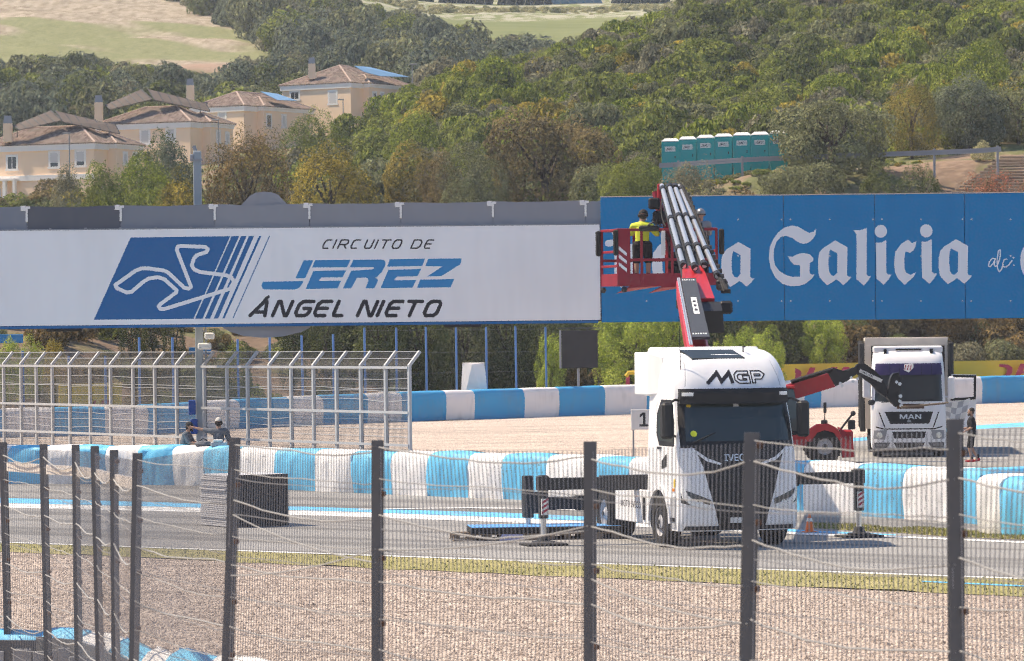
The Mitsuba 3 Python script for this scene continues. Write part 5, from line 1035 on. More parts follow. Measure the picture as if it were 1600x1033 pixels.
for i, (s0, s1, h0) in enumerate(((-.40, -.26, .48), (-.16, -.08, .55), (.10, .07, .55), (.36, .22, .46))):
    r = .064; t0 = (.20, .16, .18, .12)[i]; put('cylinder', tube([P2(t0, s0, h0), P2(.97 - .03 * (i % 3), s1, h0 - .12)], r, 14), 'chrome', cr, smooth=40)
    for t in (t0, .34, .62, .92): tt = (t - t0) / (.95 - t0); put('cylinder_clamp', tube([P2(t, s0 + (s1 - s0) * tt, h0 - .12 * tt), P2(t + .022, s0 + (s1 - s0) * tt, h0 - .12 * tt)], r * 1.4, 10), 'black', cr)
for i in range(3): put('hose', tube([P2(t, .42 + .04 * i - .16 * t, .38 + .05 * math.sin(9 * t + i)) for t in np.linspace(.02, .97, 16)], .024, 6), 'rubber', cr)
for i, t in enumerate(np.linspace(.05, .9, 22)):
    put('hose_chain_link', bx(-.12, .12, -.05, .05, -.03, .03), 'galv_dark' if i % 2 else 'plastic_black', cr, M=(lambda A: (A.__setitem__((slice(0, 3), 0), sd), A.__setitem__((slice(0, 3), 1), u2), A.__setitem__((slice(0, 3), 2), t2_), A.__setitem__((slice(0, 3), 3), P2(t, .50 - .2 * t, .3)), A)[-1])(np.eye(4)))
for (t, s, h, r) in ((-.02, .42, .12, .16), (-.05, .16, -.24, .15), (.08, -.55, -.1, .15), (.1, .45, .3, .14)):
    put('pivot_block', hull(np.vstack([bx(-r, r, -r * .8, r * .8, -r, r, .06).vertices + P2(t, s, h)])), 'black', cr)
for j in range(7):
    a = P2(.98, rng.uniform(-.3, .3), rng.uniform(-.2, .2)); c = P2(.80, rng.uniform(-.4, .3), rng.uniform(-.3, .0)); m_ = (a + c) / 2 + [rng.uniform(-.2, .2), 0, rng.uniform(-.5, -.1)]
    put('hose', tube([a * (1 - t) ** 2 + 2 * m_ * t * (1 - t) + c * t * t for t in np.linspace(0, 1, 9)], .018, 5), 'rubber', cr)
for sx_ in (-.3, .12):
    put('tip_lug', hull(np.vstack([bx(-.06, .06, -.1, .1, -.22, .22, .03).vertices + P2(1.0, sx_, .1)])), 'crane_red', cr)
jt = W(1033, 308, 107.20); jb = W(1046, 430, 106.90)
put('jib', tube([W(1024, 300, 107.30), W(1030, 325, 107.20), W(1040, 345, 107.10), W(1045, 365, 107.00), W(1046, 432, 106.90)], [.10, .12, .12, .11, .1], 8), 'cage_red', cr, smooth=40)
for (px, py, r) in ((1022, 318, .16), (1030, 340, .18), (1056, 405, .2), (1060, 425, .22)): put('pivot_block', hull(np.vstack([bx(-r, r, -.15, .15, -r, r, .05).vertices + W(px, py, 106.90)])), 'black', cr)
for k in range(4):
    a = W(1030 + k * 3, 325, 106.85); c = W(1044 + 2 * k, 420, 106.80); put('hose', tube([a, W(1018 + 6 * k, 345 + 8 * k, 106.70), W(1052 - 3 * k, 375, 106.70), c], .018, 5), 'rubber', cr)

# the lifting cage
cg = thing('lifting_cage', 'red lifting cage with striped corner hanging in front of the blue banner', 'lifting cage')
YC = 106.2; zf = W(1000, 441, YC)[2]; xl, xr = W(966, 430, YC)[0], W(1120, 430, YC)[0]; dep = 1.15; zt_ = W(990, 358, YC)[2]
sk = -.42   # the left end slants back to the left
def cp3(x, back, z): return (x + (sk if back else 0), YC + (dep if back else 0), z)
put('floor', hull([cp3(xl, 0, zf), cp3(xr, 0, zf), cp3(xr, 1, zf), cp3(xl, 1, zf), cp3(xl, 0, zf - .05), cp3(xr, 0, zf - .05), cp3(xr, 1, zf - .05), cp3(xl, 1, zf - .05)]), 'galv', cg)
for bk in (0, 1):
    put('kick_plate', beam(cp3(xl - .04, bk, zf + .07), cp3(xr + .04, bk, zf + .07), .05, .34), 'cage_red', cg)
    for z in (zf + .62, zt_ - .02): put('rail', beam(cp3(xl, bk, z), cp3(xr, bk, z), .07, .075, bev=.01), 'cage_red', cg)
    for f in ((.0, .24, .55, .82, 1.0) if bk == 0 else (0, .33, .66, 1.0)):
        x = xl + (xr - xl) * f; put('upright', beam(cp3(x, bk, zf - .1), cp3(x, bk, zt_), .075, .075, (1, 0, 0), .01), 'cage_red', cg)
for x in (xl, xr):
    put('kick_plate', beam(cp3(x, 0, zf + .07), cp3(x, 1, zf + .07), .05, .34), 'cage_red', cg)
    for z in (zf + .45, zf + .85, zt_ - .02): put('rail', beam(cp3(x, 0, z), cp3(x, 1, z), .06, .07, bev=.01), 'cage_red', cg)
cpn = put('corner_panel', bx(xl - .03, xl + .34, YC - .07, YC - .03, zf - .08, zt_ + .02, .01), 'cage_red', cg, 'red corner panel with white diagonal stripes')
for k in range(3):
    z = zf + .3 + k * .22; put('white_stripe', hull([(xl + .02, YC - .075, z + .16), (xl + .24, YC - .075, z - .02), (xl + .24, YC - .075, z + .08), (xl + .02, YC - .075, z + .26)] + [(xl + .02, YC - .071, z + .16), (xl + .24, YC - .071, z - .02), (xl + .24, YC - .071, z + .08), (xl + .02, YC - .071, z + .26)]), 'print_white', cpn)
for x, bk in ((xl - .06, 0), (xl - .1, 1), (xr + .14, 0), (xr + .2, 1)):
    p = cp3(x, bk, 0); put('bumper_pad', bx(p[0] - .07, p[0] + .07, p[1] - .12, p[1] + .12, zf + .75, zt_ - .02, .06), 'rubber', cg)
for f in (.12, .45): put('gusset', hull([cp3(xl + (xr - xl) * f, 0, zf - .1), cp3(xl + (xr - xl) * (f + .35), 0, zf - .1), cp3(xl + (xr - xl) * f, 0, zf - .16), cp3(xl + (xr - xl) * (f + .02), 1, zf - .3), cp3(xl + (xr - xl) * (f + .05), 1, zf - .26)]), 'cage_red', cg)
for f, bk in ((.01, 1), (.06, 0)): p = cp3(xl + (xr - xl) * f, bk, zf - .2); put('castor', lathe([(0, -.08), (.06, -.07), (.085, 0), (.06, .07), (0, .08)], 12), 'plastic_black', cg, M=trimesh.transformations.translation_matrix(p))
ct = W(1018, 358, YC); put('control_box', cat(bx(ct[0] - .35, ct[0] + .2, YC - .12, YC + .1, ct[2] - .06, ct[2] + .1, .04), tube([(ct[0] - .1, YC - .1, ct[2] + .1), (ct[0] + .05, YC - .12, ct[2] + .2), (ct[0] + .3, YC - .1, ct[2] + .06)], .025)), 'plastic_black', cg)
wr = W(1036, 375, YC); put('white_pouch', bx(wr[0] - .06, wr[0] + .06, YC - .1, YC - .04, wr[2] - .42, wr[2] + .25, .03), 'plate_white', cg)

# ------------------------------------------------------------------ the far lorry
fp = G(1421, 715); MF = RZ(-4.3, (fp[0], fp[1], 0.0))
fl_ = thing('far_lorry', 'white lorry with purple sun visor and open door, parked on the far road', 'truck')
cab = Cab(2.46, 2.3, [.30, .5, 1.0, 1.6, 1.85, 2.75, 3.1, 3.35, 3.5, 3.62], [.05, .0, 0, .03, .08, .22, .30, .45, .68, 1.0], [.99, 1, 1, 1, .99, .97, .95, .93, .91, .86], .16)
put('cab', cab.body(), 'truck_white', fl_, smooth=40, M=MF)
put('roof_spoiler', hull(np.vstack([bx(-1.16, 1.16, .75, 1.3, 3.46, 3.70, .06).vertices])), 'truck_white', fl_, M=MF); put('roof_bracket', cat(*[bx(x - .05, x + .05, .6, .76, 3.42, 3.6) for x in (-.75, .78)], bx(-.4, .45, .70, .77, 3.56, 3.6)), 'black', fl_, M=MF)
put('windscreen', cab.patch([(-1.12, 1.86), (1.12, 1.86), (1.08, 2.8), (-1.08, 2.8)], .008), 'glass_grey', fl_, smooth=30, M=MF)
vz = put('sun_visor', cab.patch([(-1.12, 2.74), (1.12, 2.74), (1.08, 3.12), (-1.08, 3.12)], .14), 'purple', fl_, 'dark purple sun visor with a small white and red crest', smooth=30, M=MF)
put('crest', cab.patch([(-.14, 3.09), (.16, 3.12), (.17, 2.98), (.02, 2.82), (-.15, 2.90)], .155), 'plate_white', vz, M=MF)
for k in range(3): put('crest_stripe', cab.patch([(-.10 + k * .09, 3.07), (-.07 + k * .09, 3.07), (-.11 + k * .09, 2.90 - .01 * k), (-.14 + k * .09, 2.92 - .01 * k)], .165), 'dhl_red', vz, M=MF)
for x in (-.62, -.3, .42, .75): put('visor_seam', cab.patch([(x, 2.76), (x + .015, 2.76), (x + .015, 3.1), (x, 3.1)], .147), 'black', vz, M=MF)
gm_ = put('grille_panel', cab.patch([(-.80, 1.52), (.80, 1.52), (.66, 1.12), (-.62, 1.12)], .014), 'black', fl_, M=MF)
put('maker_lettering', cab.text((lambda m: m.apply_translation([-.33, 0, 0]) or m)((lambda m: TM(m.vertices * [1.5, 1, 1], m.faces))(text_mesh('MAN', .155, True))), 0, 1.28, .022), 'steel', gm_, 'silver letters MAN', M=MF)
put('emblem', cab.patch([(-.07, 1.17), (.07, 1.17), (.06, 1.24), (-.06, 1.24)], .022), 'galv', gm_, M=MF)
put('grille_outline', cat(cab.patch([(-1.1, 1.0), (-.84, .93), (.84, .93), (1.1, 1.0), (1.1, 1.04), (.84, .97), (-.84, .97), (-1.1, 1.04)], .012), cab.patch([(-1.0, 1.5), (-.96, 1.5), (-.78, 1.0), (-.82, 1.0)], .010), cab.patch([(1.0, 1.5), (.96, 1.5), (.78, 1.0), (.82, 1.0)], .010)), 'black', fl_, kind='stuff', M=MF)
for z0, z1, a, b in ((.64, .86, .56, .50), (.28, .50, .52, .40)):
    g = put('air_intake', cab.patch([(-b, z0), (b, z0), (a, z1), (-a, z1)], .012), 'black', fl_, M=MF)
    for x in np.linspace(-b * .8, b * .8, 6): put('slat', cab.patch([(x - .012, z0 + .02), (x + .012, z0 + .02), (x + .012, z1 - .02), (x - .012, z1 - .02)], .02), 'truck_grey', g, M=MF)
for sx in (-1, 1):
    f = lambda p: [(sx * a, b) for a, b in (p if sx > 0 else p[::-1])]
    h = put('headlight', cab.patch(f([(.72, .92), (1.16, .90), (1.17, .62), (.80, .60)]), .012), 'galv', fl_, smooth=30, M=MF)
    put('bulb', lathe([(0, 0), (.09, 0), (.10, .03), (0, .05)], 14), 'headlamp', h, M=MF @ np.array([[1, 0, 0, sx * .98], [0, 0, -1, float(cab.front(.98, .75)) - .01], [0, 1, 0, .74], [0, 0, 0, 1]], float))
    put('fog_lamp', cab.patch(f([(.62, .50), (1.16, .50), (1.14, .34), (.74, .32)]), .012), 'galv_dark', fl_, M=MF)
    for k in range(3): put('fog_lens', cab.patch(f([(.78 + k * .12, .46), (.87 + k * .12, .46), (.87 + k * .12, .37), (.78 + k * .12, .37)]), .02), 'galv', fl_, M=MF)
    put('bumper', cab.patch(f([(.02, .24 + .06), (1.16, .30), (1.17, .33), (.02, .26 + .06)]), .02), 'truck_grey', fl_, M=MF)
    wheel(fl_, (sx * 1.02, 1.4, .5), .5, .32, MF, sx); wheel(fl_, (sx * .98, 6.2, .5), .5, .58, MF, sx)
    put('mirror_arm', tube([(sx * 1.2, .45, 2.0), (sx * 1.38, .3, 1.98)], .03, 6), 'truck_white', fl_, M=MF)
put('mirror', bx(-1.52, -1.26, .25, .42, 1.98, 2.9, .08), 'truck_white', fl_, 'tall white mirror housing', M=MF); put('mirror', bx(-1.34, -1.08, .2, .4, 1.74, 1.92, .06), 'plastic_black', fl_, M=MF)
put('undercut', bx(-1.1, 1.1, .25, 1.9, .16, .32), 'black', fl_, M=MF)
put('dash_plate', cab.patch([(-.40, 1.62), (.50, 1.62), (.50, 1.78), (-.40, 1.78)], .022), 'rust', fl_, M=MF); put('wiper', tube([(-.9, cab.front(0, 1.9) - .04, 1.84), (.8, cab.front(0, 1.9) - .05, 1.92)], .015, 5), 'black', fl_, M=MF)
bxm = put('cargo_box', bx(-1.30, 1.30, 2.7, 10.7, .95, 3.96, .03), 'beige', fl_, 'tall beige cargo box with black side curtains', M=MF)
put('headboard', bx(-1.28, 1.28, 2.665, 2.69, .95, 3.68), 'black', bxm, M=MF)
put('top_frame', cat(bx(-1.40, 1.40, 2.62, 2.72, 3.70, 3.98, .01), bx(-1.42, -1.18, 2.60, 2.78, .9, 3.72, .01), bx(1.30, 1.40, 2.60, 2.78, .9, 3.72, .01)), 'beige', bxm, M=MF)
for sx in (-1, 1):
    ys_ = np.linspace(2.55, 10.7, 60); cv = np.array([[(sx * (1.46 + .05 * math.sin(i * 1.7) + .03 * math.sin(z * 2 + i)), y, z) for z in np.linspace(.8, 3.86, 8)] for i, y in enumerate(ys_)])
    put('side_curtain', grid(cv), 'plastic_black', bxm, 'black side curtain hanging in folds', smooth=40, M=MF)
    put('curtain_end', bx(sx * 1.50 - .09, sx * 1.50 + .09, 2.5, 2.66, .8, 3.8, .05), 'plastic_black', bxm, M=MF)
    put('frame_rail', bx(sx * .42 - .06, sx * .42 + .06, 1.2, 10.5, .7, .95), 'black', fl_, M=MF)
dr2 = put('door', extr(Polygon([(1.28, .75), (2.20, .85), (2.24, 1.9), (2.26, 2.72), (1.44, 2.74), (1.30, 2.0)]).difference(Polygon([(1.46, 1.92), (2.18, 1.96), (2.19, 2.64), (1.52, 2.66)])), .07), 'truck_white', fl_, 'open driver door standing out to the right, window empty against the barrier')
scene.pop(dr2); taken.pop(dr2, None)
dm = up_xz(extr(Polygon([(1.28, .75), (2.20, .85), (2.24, 1.9), (2.26, 2.72), (1.44, 2.74), (1.30, 2.0)]).difference(Polygon([(1.46, 1.92), (2.18, 1.96), (2.19, 2.64), (1.52, 2.66)])), .07), .62)
scene[dr2] = mikit.ply(moved(dm, MF), 'truck_white')
put('window_frame', up_xz(extr(Polygon([(1.40, 1.86), (2.23, 1.9), (2.25, 2.70), (1.48, 2.72)]).difference(Polygon([(1.48, 1.95), (2.16, 1.98), (2.17, 2.62), (1.53, 2.64)])), .03), .54), 'black', dr2, M=MF)
put('mirror', bx(1.30, 1.52, .2, .42, 1.92, 2.68, .07), 'truck_white', fl_, 'white mirror housing beside the open door', M=MF)

# ------------------------------------------------------------------ the red telehandler between the lorries
YT = 122.5; tq = lambda a, b, d=YT: W(a, b, d)
te = thing('telehandler', 'red telescopic loader between the two lorries, partly behind the nearer one', 'telehandler')
def slab(name, pts, y0, y1, mat, par=te, lab=None, d=YT):
    p = np.array([tq(*q, d) for q in pts]); return put(name, up_xz(extr(Polygon(p[:, [0, 2]]), y1 - y0), y1), mat, par, lab)
wc = tq(1288, 698); gz = .54
def twheel(x, y, side):
    k = key_of('wheel', te); R = np.eye(4); R[:3, :3] = np.array([[1, 0, 0], [0, 0, side], [0, -side, 0]]).T; R[:3, 3] = (x, y, gz)
    ty = lathe([(.26, -.2), (.48, -.2), (.54, -.14), (.54, .14), (.48, .2), (.28, .2), (.26, .16), (.26, -.2)], 36)
    lug = [moved(bx(.53, .565, -.03, .03, -.16, .16), trimesh.transformations.rotation_matrix(a, [0, 0, 1])) for a in np.linspace(0, 2 * math.pi, 25)[:-1]]
    scene[k] = mikit.ply(moved(cat(ty, *lug), R), 'rubber', smooth=35); put('rim', lathe([(.27, .17), (.25, .08), (.19, .1), (.12, .19), (.0, .19)], 8), 'mat_side', k, M=R); put('hub', lathe([(.0, .22), (.09, .22), (.1, .18), (0, .17)], 16), 'galv_dark', k, M=R)
for x in (wc[0], wc[0] - 2.7):
    twheel(x, YT, 1); twheel(x, YT + 1.7, -1)
x0 = wc[0]
put('chassis', cat(bx(x0 - 3.3, x0 + .95, YT + .3, YT + 1.4, .55, 1.05, .05), bx(x0 - 3.6, x0 - 1.0, YT + .2, YT + 1.5, .7, 1.6, .1)), 'crane_red', te)
slab('front_fender', [(1258, 690), (1262, 672), (1276, 663), (1294, 662), (1306, 668), (1316, 684), (1332, 690), (1335, 714), (1316, 715), (1312, 690), (1302, 676), (1288, 672), (1276, 676), (1268, 690)], YT - .2, YT + .25, 'crane_red')
slab('front_fender', [(1312, 668), (1322, 676), (1324, 712), (1314, 708)], YT - .15, YT + .9, 'cage_red')
put('cab_body', hull(np.vstack([bx(x0 - 2.0, x0 - .75, YT + .1, YT + .95, 1.0, 1.5, .05).vertices, bx(x0 - 1.9, x0 - .95, YT + .15, YT + .9, 2.3, 2.4, .05).vertices])), 'glass_dark', te)
put('cab_roof', bx(x0 - 1.95, x0 - .9, YT + .1, YT + .95, 2.41, 2.5, .03), 'crane_red', te)
put('mirror', cat(tube([tq(1288, 666), tq(1288.5, 655), tq(1289, 640)], .016, 6), hull(np.vstack([bx(-.05, .05, -.03, .05, -.17, .17, .04).vertices + tq(1289, 637)])), bx(*(lambda p: (p[0] - .1, p[0] + .1, YT - .1, YT + .1, p[2] - .16, p[2] + .08))(tq(1288, 660)), .03)), 'plastic_black', te)
put('work_lamp_arm', cat(tube([tq(1311, 674), tq(1331, 648)], .035, 6), trimesh.creation.icosphere(2, .085).apply_translation(tq(1333, 646)) or bx(0, 1, 0, 1, 0, 1)), 'plastic_black', te)
put('lamp_box', bx(*(lambda a, b: (a[0], b[0], YT - .1, YT + .15, b[2], a[2]))(tq(1325, 656), tq(1336, 671)), .03), 'plastic_black', te)
slab('boom', [(1200, 613), (1239, 600), (1297.5, 584), (1309, 605), (1257.5, 621), (1205, 636)], YT + .9, YT + 1.3, 'crane_red', lab='red outer boom of the loader')
put('lift_rod', tube([tq(1236, 597, YT + .85), tq(1300, 577.5, YT + .85)], .07, 10), 'black', te)
slab('boom_extension', [(1297, 584), (1306, 575), (1322, 580), (1341, 574), (1343, 585), (1328, 596), (1310, 604)], YT + .95, YT + 1.25, 'plastic_black')
for a, b in ((1313, 599), (1330, 590), (1316, 603), (1333, 596), (1340, 592)): put('pin', tube([tq(a, b, YT + .9), tq(a, b, YT + .96)], .05, 8), 'steel', te)
hd = slab('boom_head', [(1341, 573), (1344, 569.5), (1356, 569), (1372, 580), (1383, 592), (1393, 612), (1388, 622), (1375, 612), (1366, 601), (1343, 585)], YT + .92, YT + 1.28, 'black')
p = tq(1343, 579, YT + .9); q = tq(1378, 595.5, YT + .9); ang = math.atan2(q[2] - p[2], q[0] - p[0])
lb = put('label', beam(p, q, .015, .11, bev=.0), 'plate_white', hd, 'white lettered strip on the boom head')
tx = text_mesh('TREFLAND', .06, True); tx.apply_translation([.05, -.03, 0]); tx.apply_transform(trimesh.transformations.rotation_matrix(ang, [0, 0, 1])); put('lettering', moved(up_xz(tx), RZ(0, (p[0], YT + .9 - .009, p[2]))), 'print_black', lb)
slab('fork_carriage', [(1396, 590), (1400, 584), (1409, 583), (1412, 600), (1411, 632), (1404, 637), (1397, 630), (1390, 622)], YT + .85, YT + 1.35, 'black')
put('carriage_pin', cat(*[tube([tq(a, b, YT + .8), tq(a, b, YT + .87)], r, 10) for a, b, r in ((1401, 597, .05), (1406, 600, .06), (1407, 619, .06), (1406, 627, .06), (1408, 634, .06))]), 'steel', te, kind='stuff')
pole = [tq(1408, 636, YT + .75), tq(1440, 633.5, YT + .75), tq(1482, 629.5, YT + .75)]
po = thing('flag_pole', 'brown pole held level by the loader in front of the far lorry', 'pole'); put('bar', tube(pole, .035, 8), 'wood', po)
fg = thing('chequered_flag', 'large grey and white chequered cloth hanging from the end of the pole', 'flag')
fa = [(1477, 629), (1484, 628), (1500, 627), (1517, 622)]; nx, nz = 4, 4
def fpt(u, v):
    top = np.array([np.interp(u, [0, .2, .6, 1], [1477, 1486, 1501, 1516]), np.interp(u, [0, .2, .6, 1], [629.5, 629, 627, 622])]); bot = np.array([np.interp(u, [0, .5, 1], [1478, 1489, 1505]), np.interp(u, [0, .5, 1], [655, 668, 664])])
    q = top * (1 - v) + bot * v; return tq(q[0], q[1], YT + .72 + .07 * math.sin(5 * u + 2 * v) * v)
for i in range(nx):
    for j in range(nz):
        A = np.array([[fpt((i + a) / nx, (j + b) / nz) for b in np.linspace(0, 1, 4)] for a in np.linspace(0, 1, 4)])
        put('square', cat(grid(A), grid(A[::-1] + [0, .006, 0])), 'plate_white' if (i + j) % 2 else 'truck_grey', fg)

# ------------------------------------------------------------------ things on the track
mp_ = G(355, 825); MS = RZ(28, (mp_[0], mp_[1], 0.012))
ms_ = thing('mat_stack', 'square stack of dark ribbed mats on the track behind the left fence post', 'stack')
for i in range(26):
    o = rng.normal(0, .012, 2); put('mat', bx(0 + o[0], 1.48 + o[0], o[1], 1.48 + o[1], i * .0445 + .01, i * .0445 + .046, .006), 'mat_side', ms_, M=MS)
for i in range(17): x = .035 + i * .0875; put('rib', bx(x, x + .05, -.075, -.012, .0, 1.165, .012), 'plastic_black', ms_, M=MS)
put('front_sheet', bx(0, 1.48, -.035, -.028, .01, 1.16), 'rubber', ms_, M=MS)
pp = G(706, 851); MP = RZ(5, (pp[0], 79.4, 0))
sl = thing('mat_pallet', 'long low pallet carrying a black mat with a blue top beside the white lorry', 'pallet')
for i in range(11):
    x = .02 + i * .33
    for y in (0, .5, 1.0): put('block', bx(x, x + .13, y, y + .12, .02, .12), 'wood', sl, M=MP)
for y in (-.02, .5, 1.0): put('runner', bx(0, 3.5, y, y + .14, .0, .02), 'wood', sl, M=MP); put('board', bx(0, 3.5, y, y + .14, .12, .145), 'wood', sl, M=MP)
put('mat', bx(.38, 3.5, -.05, 1.2, .15, .27, .01), 'rubber', sl, M=MP); put('top_sheet', bx(.39, 3.5, -.04, 1.19, .272, .285, .004), 'foam_blue', sl, M=MP)
put('blue_film', hull([(.95, -.07, .01), (1.5, -.07, .01), (1.45, -.06, .13), (1.02, -.06, .14), (1.0, -.03, .1), (1.45, -.03, .1)]), 'mirror_film', sl, M=MP)
cc = G(1265, 832)
co = thing('traffic_cone', 'orange traffic cone with a white collar right of the white lorry', 'traffic cone')
put('base', bx(-.14, .14, -.14, .14, 0, .025, .008), 'orange', co, M=RZ(12, cc)); put('body', lathe([(0.105, .025), (.10, .03), (.02, .40), (.0, .405)], 24), 'orange', co, smooth=40, M=RZ(0, cc)); put('collar', lathe([(.068, .235), (.071, .235), (.052, .31), (.049, .31)], 24), 'plate_white', co, M=RZ(0, cc))
for i, (px, py, w, h, m) in enumerate(((318, 689, .5, .12, 'shirt_grey'), (341, 692, .42, .17, 'truck_grey'))):
    a = W(px, py + 4, b1(px)[1] + .5)
    q = thing('bag' if i == 0 else 'equipment_case', 'dark crumpled bag lying on the barrier between the two marshals' if i == 0 else 'grey case with a white lid on the barrier in front of the right marshal', 'bag' if i == 0 else 'case')
    if i == 0:
        m = trimesh.creation.icosphere(3, 1.0); v = m.vertices * [w / 2, .2, h / 1.3]; v *= (1 + .35 * (meshkit.noise(m.vertices * 3, 4) - .5))[:, None]; put('body', TM(v + [a[0], a[1], 1.19], m.faces), 'shirt_grey', q, smooth=True); put('strap', tube([(a[0] - .15, a[1], 1.25), (a[0], a[1] - .02, 1.36), (a[0] + .16, a[1], 1.24)], .012, 6), 'cloth_black', q)
    else: put('body', bx(a[0] - .21, a[0] + .24, a[1] - .15, a[1] + .15, 1.13, 1.27, .03), 'truck_grey', q); put('lid', bx(a[0] - .14, a[0] + .12, a[1] - .16, a[1] + .16, 1.272, 1.33, .03), 'plate_white', q)

# ------------------------------------------------------------------ people
def person(label, at, face, h, J, shirt, legs, head, shoe='cloth_black', longs=False, wide=1.0):
    """A standing figure; J overrides joints (x right, y forward, z up, for a height of 1.75 m)."""
    p = thing('person', label, 'person')
    j = {'pel': (0, 0, .95), 'waist': (0, .0, 1.08), 'chest': (0, .01, 1.30), 'neck': (0, 0, 1.49), 'head': (0, .03, 1.645)}
    for s, n in ((-1, 'l'), (1, 'r')):
        j |= {'hip' + n: (s * .09, 0, .92), 'knee' + n: (s * .11, .03, .50), 'ank' + n: (s * .12, -.02, .09), 'toe' + n: (s * .14, .15, .035), 'sh' + n: (s * .185, 0, 1.42), 'el' + n: (s * .25, -.02, 1.14), 'wr' + n: (s * .26, .10, .92)}
    j.update(J); j = {k: np.array(v, float) for k, v in j.items()}
    def limb(a, b, ra, rb): return bone(j[a], j[b], ra, rb)
    body = [limb('pel', 'waist', .125, .115), limb('waist', 'chest', .115, .13), limb('chest', 'neck', .115, .055), limb('neck', 'head', .055, .07)]
    hd = j['head']; body.append(m3.Manifold.batch_hull([m3.Manifold.sphere(.088, 16).scale((.9, 1.08, 1.12)).translate(list(hd + [0, -.01, .03])), m3.Manifold.sphere(.05, 12).translate(list(hd + [0, .035, -.075]))]))
    body += [bone(hd + [0, .085, -.01], hd + [0, .108, -.028], .012, .016), bone(hd + [-.03, .088, -.07], hd + [.03, .088, -.07], .008, .008)] + [bone(hd + [s * .085, -.01, -.02], hd + [s * .092, -.02, .015], .014, .016) for s in (-1, 1)]
    for n, s in (('l', -1), ('r', 1)):
        body += [limb('pel', 'hip' + n, .12, .095), limb('hip' + n, 'knee' + n, .09, .058), limb('knee' + n, 'ank' + n, .058, .038), limb('ank' + n, 'toe' + n, .042, .035), bone(j['chest'] + [0, 0, .08], j['sh' + n], .10, .065), limb('sh' + n, 'el' + n, .056, .042), limb('el' + n, 'wr' + n, .042, .029)]
        d = j['wr' + n] - j['el' + n]; d /= np.linalg.norm(d); side = np.cross(d, [0, 0, 1.0] if abs(d[2]) < .8 else [0, 1., 0]); side /= np.linalg.norm(side); pn = np.cross(side, d)
        w = j['wr' + n]; palm = w + d * .085; body.append(m3.Manifold.batch_hull([m3.Manifold.sphere(.022, 8).translate(list(q)) for q in (w, palm + side * .026, palm - side * .026)]))
        for k, (o, L) in enumerate(((-.027, .06), (-.009, .072), (.009, .068), (.027, .052))):
            a = palm + side * o; b = a + d * L * .55; c = b + d * L * .35 + pn * .022; body += [bone(a, b, .0095, .009, 6), bone(b, c, .009, .008, 6)]
        a = w + d * .03 + side * .026 * s; b = a + d * .04 + side * .03 * s; body += [bone(a, b, .011, .010, 6), bone(b, b + d * .03, .010, .009, 6)]
    sc_ = h / 1.75; M = RZ(face, at) @ np.diag([sc_ * wide, sc_ * wide, sc_, 1.0])
    put('body', smooth_of(body, .035, 6), 'skin', p, smooth=True, M=M)
    sh = [bone(j['pel'] + [0, 0, .03], j['waist'], .148, .142), limb('waist', 'chest', .142, .152), bone(j['chest'], j['neck'] - [0, 0, .05], .14, .08)]
    for n in 'lr': sh += [bone(j['chest'] + [0, 0, .08], j['sh' + n], .125, .085), bone(j['sh' + n], j['sh' + n] + (j['el' + n] - j['sh' + n]) * .85, .08, .068)]
    m = smooth_of(sh, .035, 6); put('shirt', m, shirt, p, smooth=True, M=M)
    so = [bone(j['pel'] + [0, 0, .04], j['pel'] - [0, 0, .04], .152, .15)]
    for n in 'lr':
        k = 1.0 if longs else .92; e = j['hip' + n] + (j['knee' + n] - j['hip' + n]) * k; so += [bone(j['pel'] - [0, 0, .03], j['hip' + n], .14, .118), bone(j['hip' + n], e, .116, .09)]
        if longs: so.append(bone(e, j['ank' + n], .088, .062))
    put('trousers' if longs else 'shorts', smooth_of(so, .035, 6), legs, p, smooth=True, M=M)
    for n in 'lr':
        a, t = j['ank' + n], j['toe' + n]; put('shoe', smooth_of([bone(a - [0, .03, .045], t, .05, .042), bone(a, a - [0, .03, .045], .05, .05)], .03, 4), shoe, p, smooth=True, M=M)
        put('sock', smooth_of([bone(a + [0, 0, .10], a, .05, .046)], .03, 2), 'cloth_black', p, smooth=True, M=M)
    c = hd + [0, -.012, .045]
    if head[0] == 'cap':
        m = m3.Manifold.sphere(.104, 24).scale((.92, 1.1, 1.08)).translate(list(c)).trim_by_plane((0, .12, 1), c[2] - .005); v = m.to_mesh(); put('cap', trimesh.Trimesh(v.vert_properties[:, :3], v.tri_verts), head[1], p, smooth=50, M=M)
        put('hair', smooth_of([bone(hd + [-.05, -.05, 0], hd + [.05, -.05, 0], .062, .062), bone(hd + [0, -.05, -.05], hd + [0, -.03, .02], .06, .07)], .03, 3), 'hair', p, smooth=True, M=M)
        br_ = hull(np.vstack([bx(-.075, .075, .07, .09, -.004, .006).vertices, bx(-.045, .045, .16, .175, -.012, -.004).vertices]) + c + [0, 0, .01]); put('cap_peak', br_, head[1], p, M=M)
    elif head[0] == 'helmet':
        m = m3.Manifold.sphere(.128, 24).scale((.95, 1.1, 1.0)).translate(list(c)).trim_by_plane((0, .1, 1), c[2] - .03); v = m.to_mesh(); put('helmet', trimesh.Trimesh(v.vert_properties[:, :3], v.tri_verts), head[1], p, smooth=50, M=M)
        put('helmet_rim', tube([c + [.124 * math.cos(a), .142 * math.sin(a), -.032] for a in np.linspace(0, 2 * math.pi, 25)], .012, 6), 'plastic_black', p, M=M)
    else:
        put('hair', smooth_of([m3.Manifold.sphere(.098, 20).scale((.93, 1.05, .9)).translate(list(c + [0, -.022, .012])), bone(hd + [0, -.05, -.03], hd + [0, -.05, .03], .06, .07)], .03, 3), head[1], p, smooth=True, M=M)
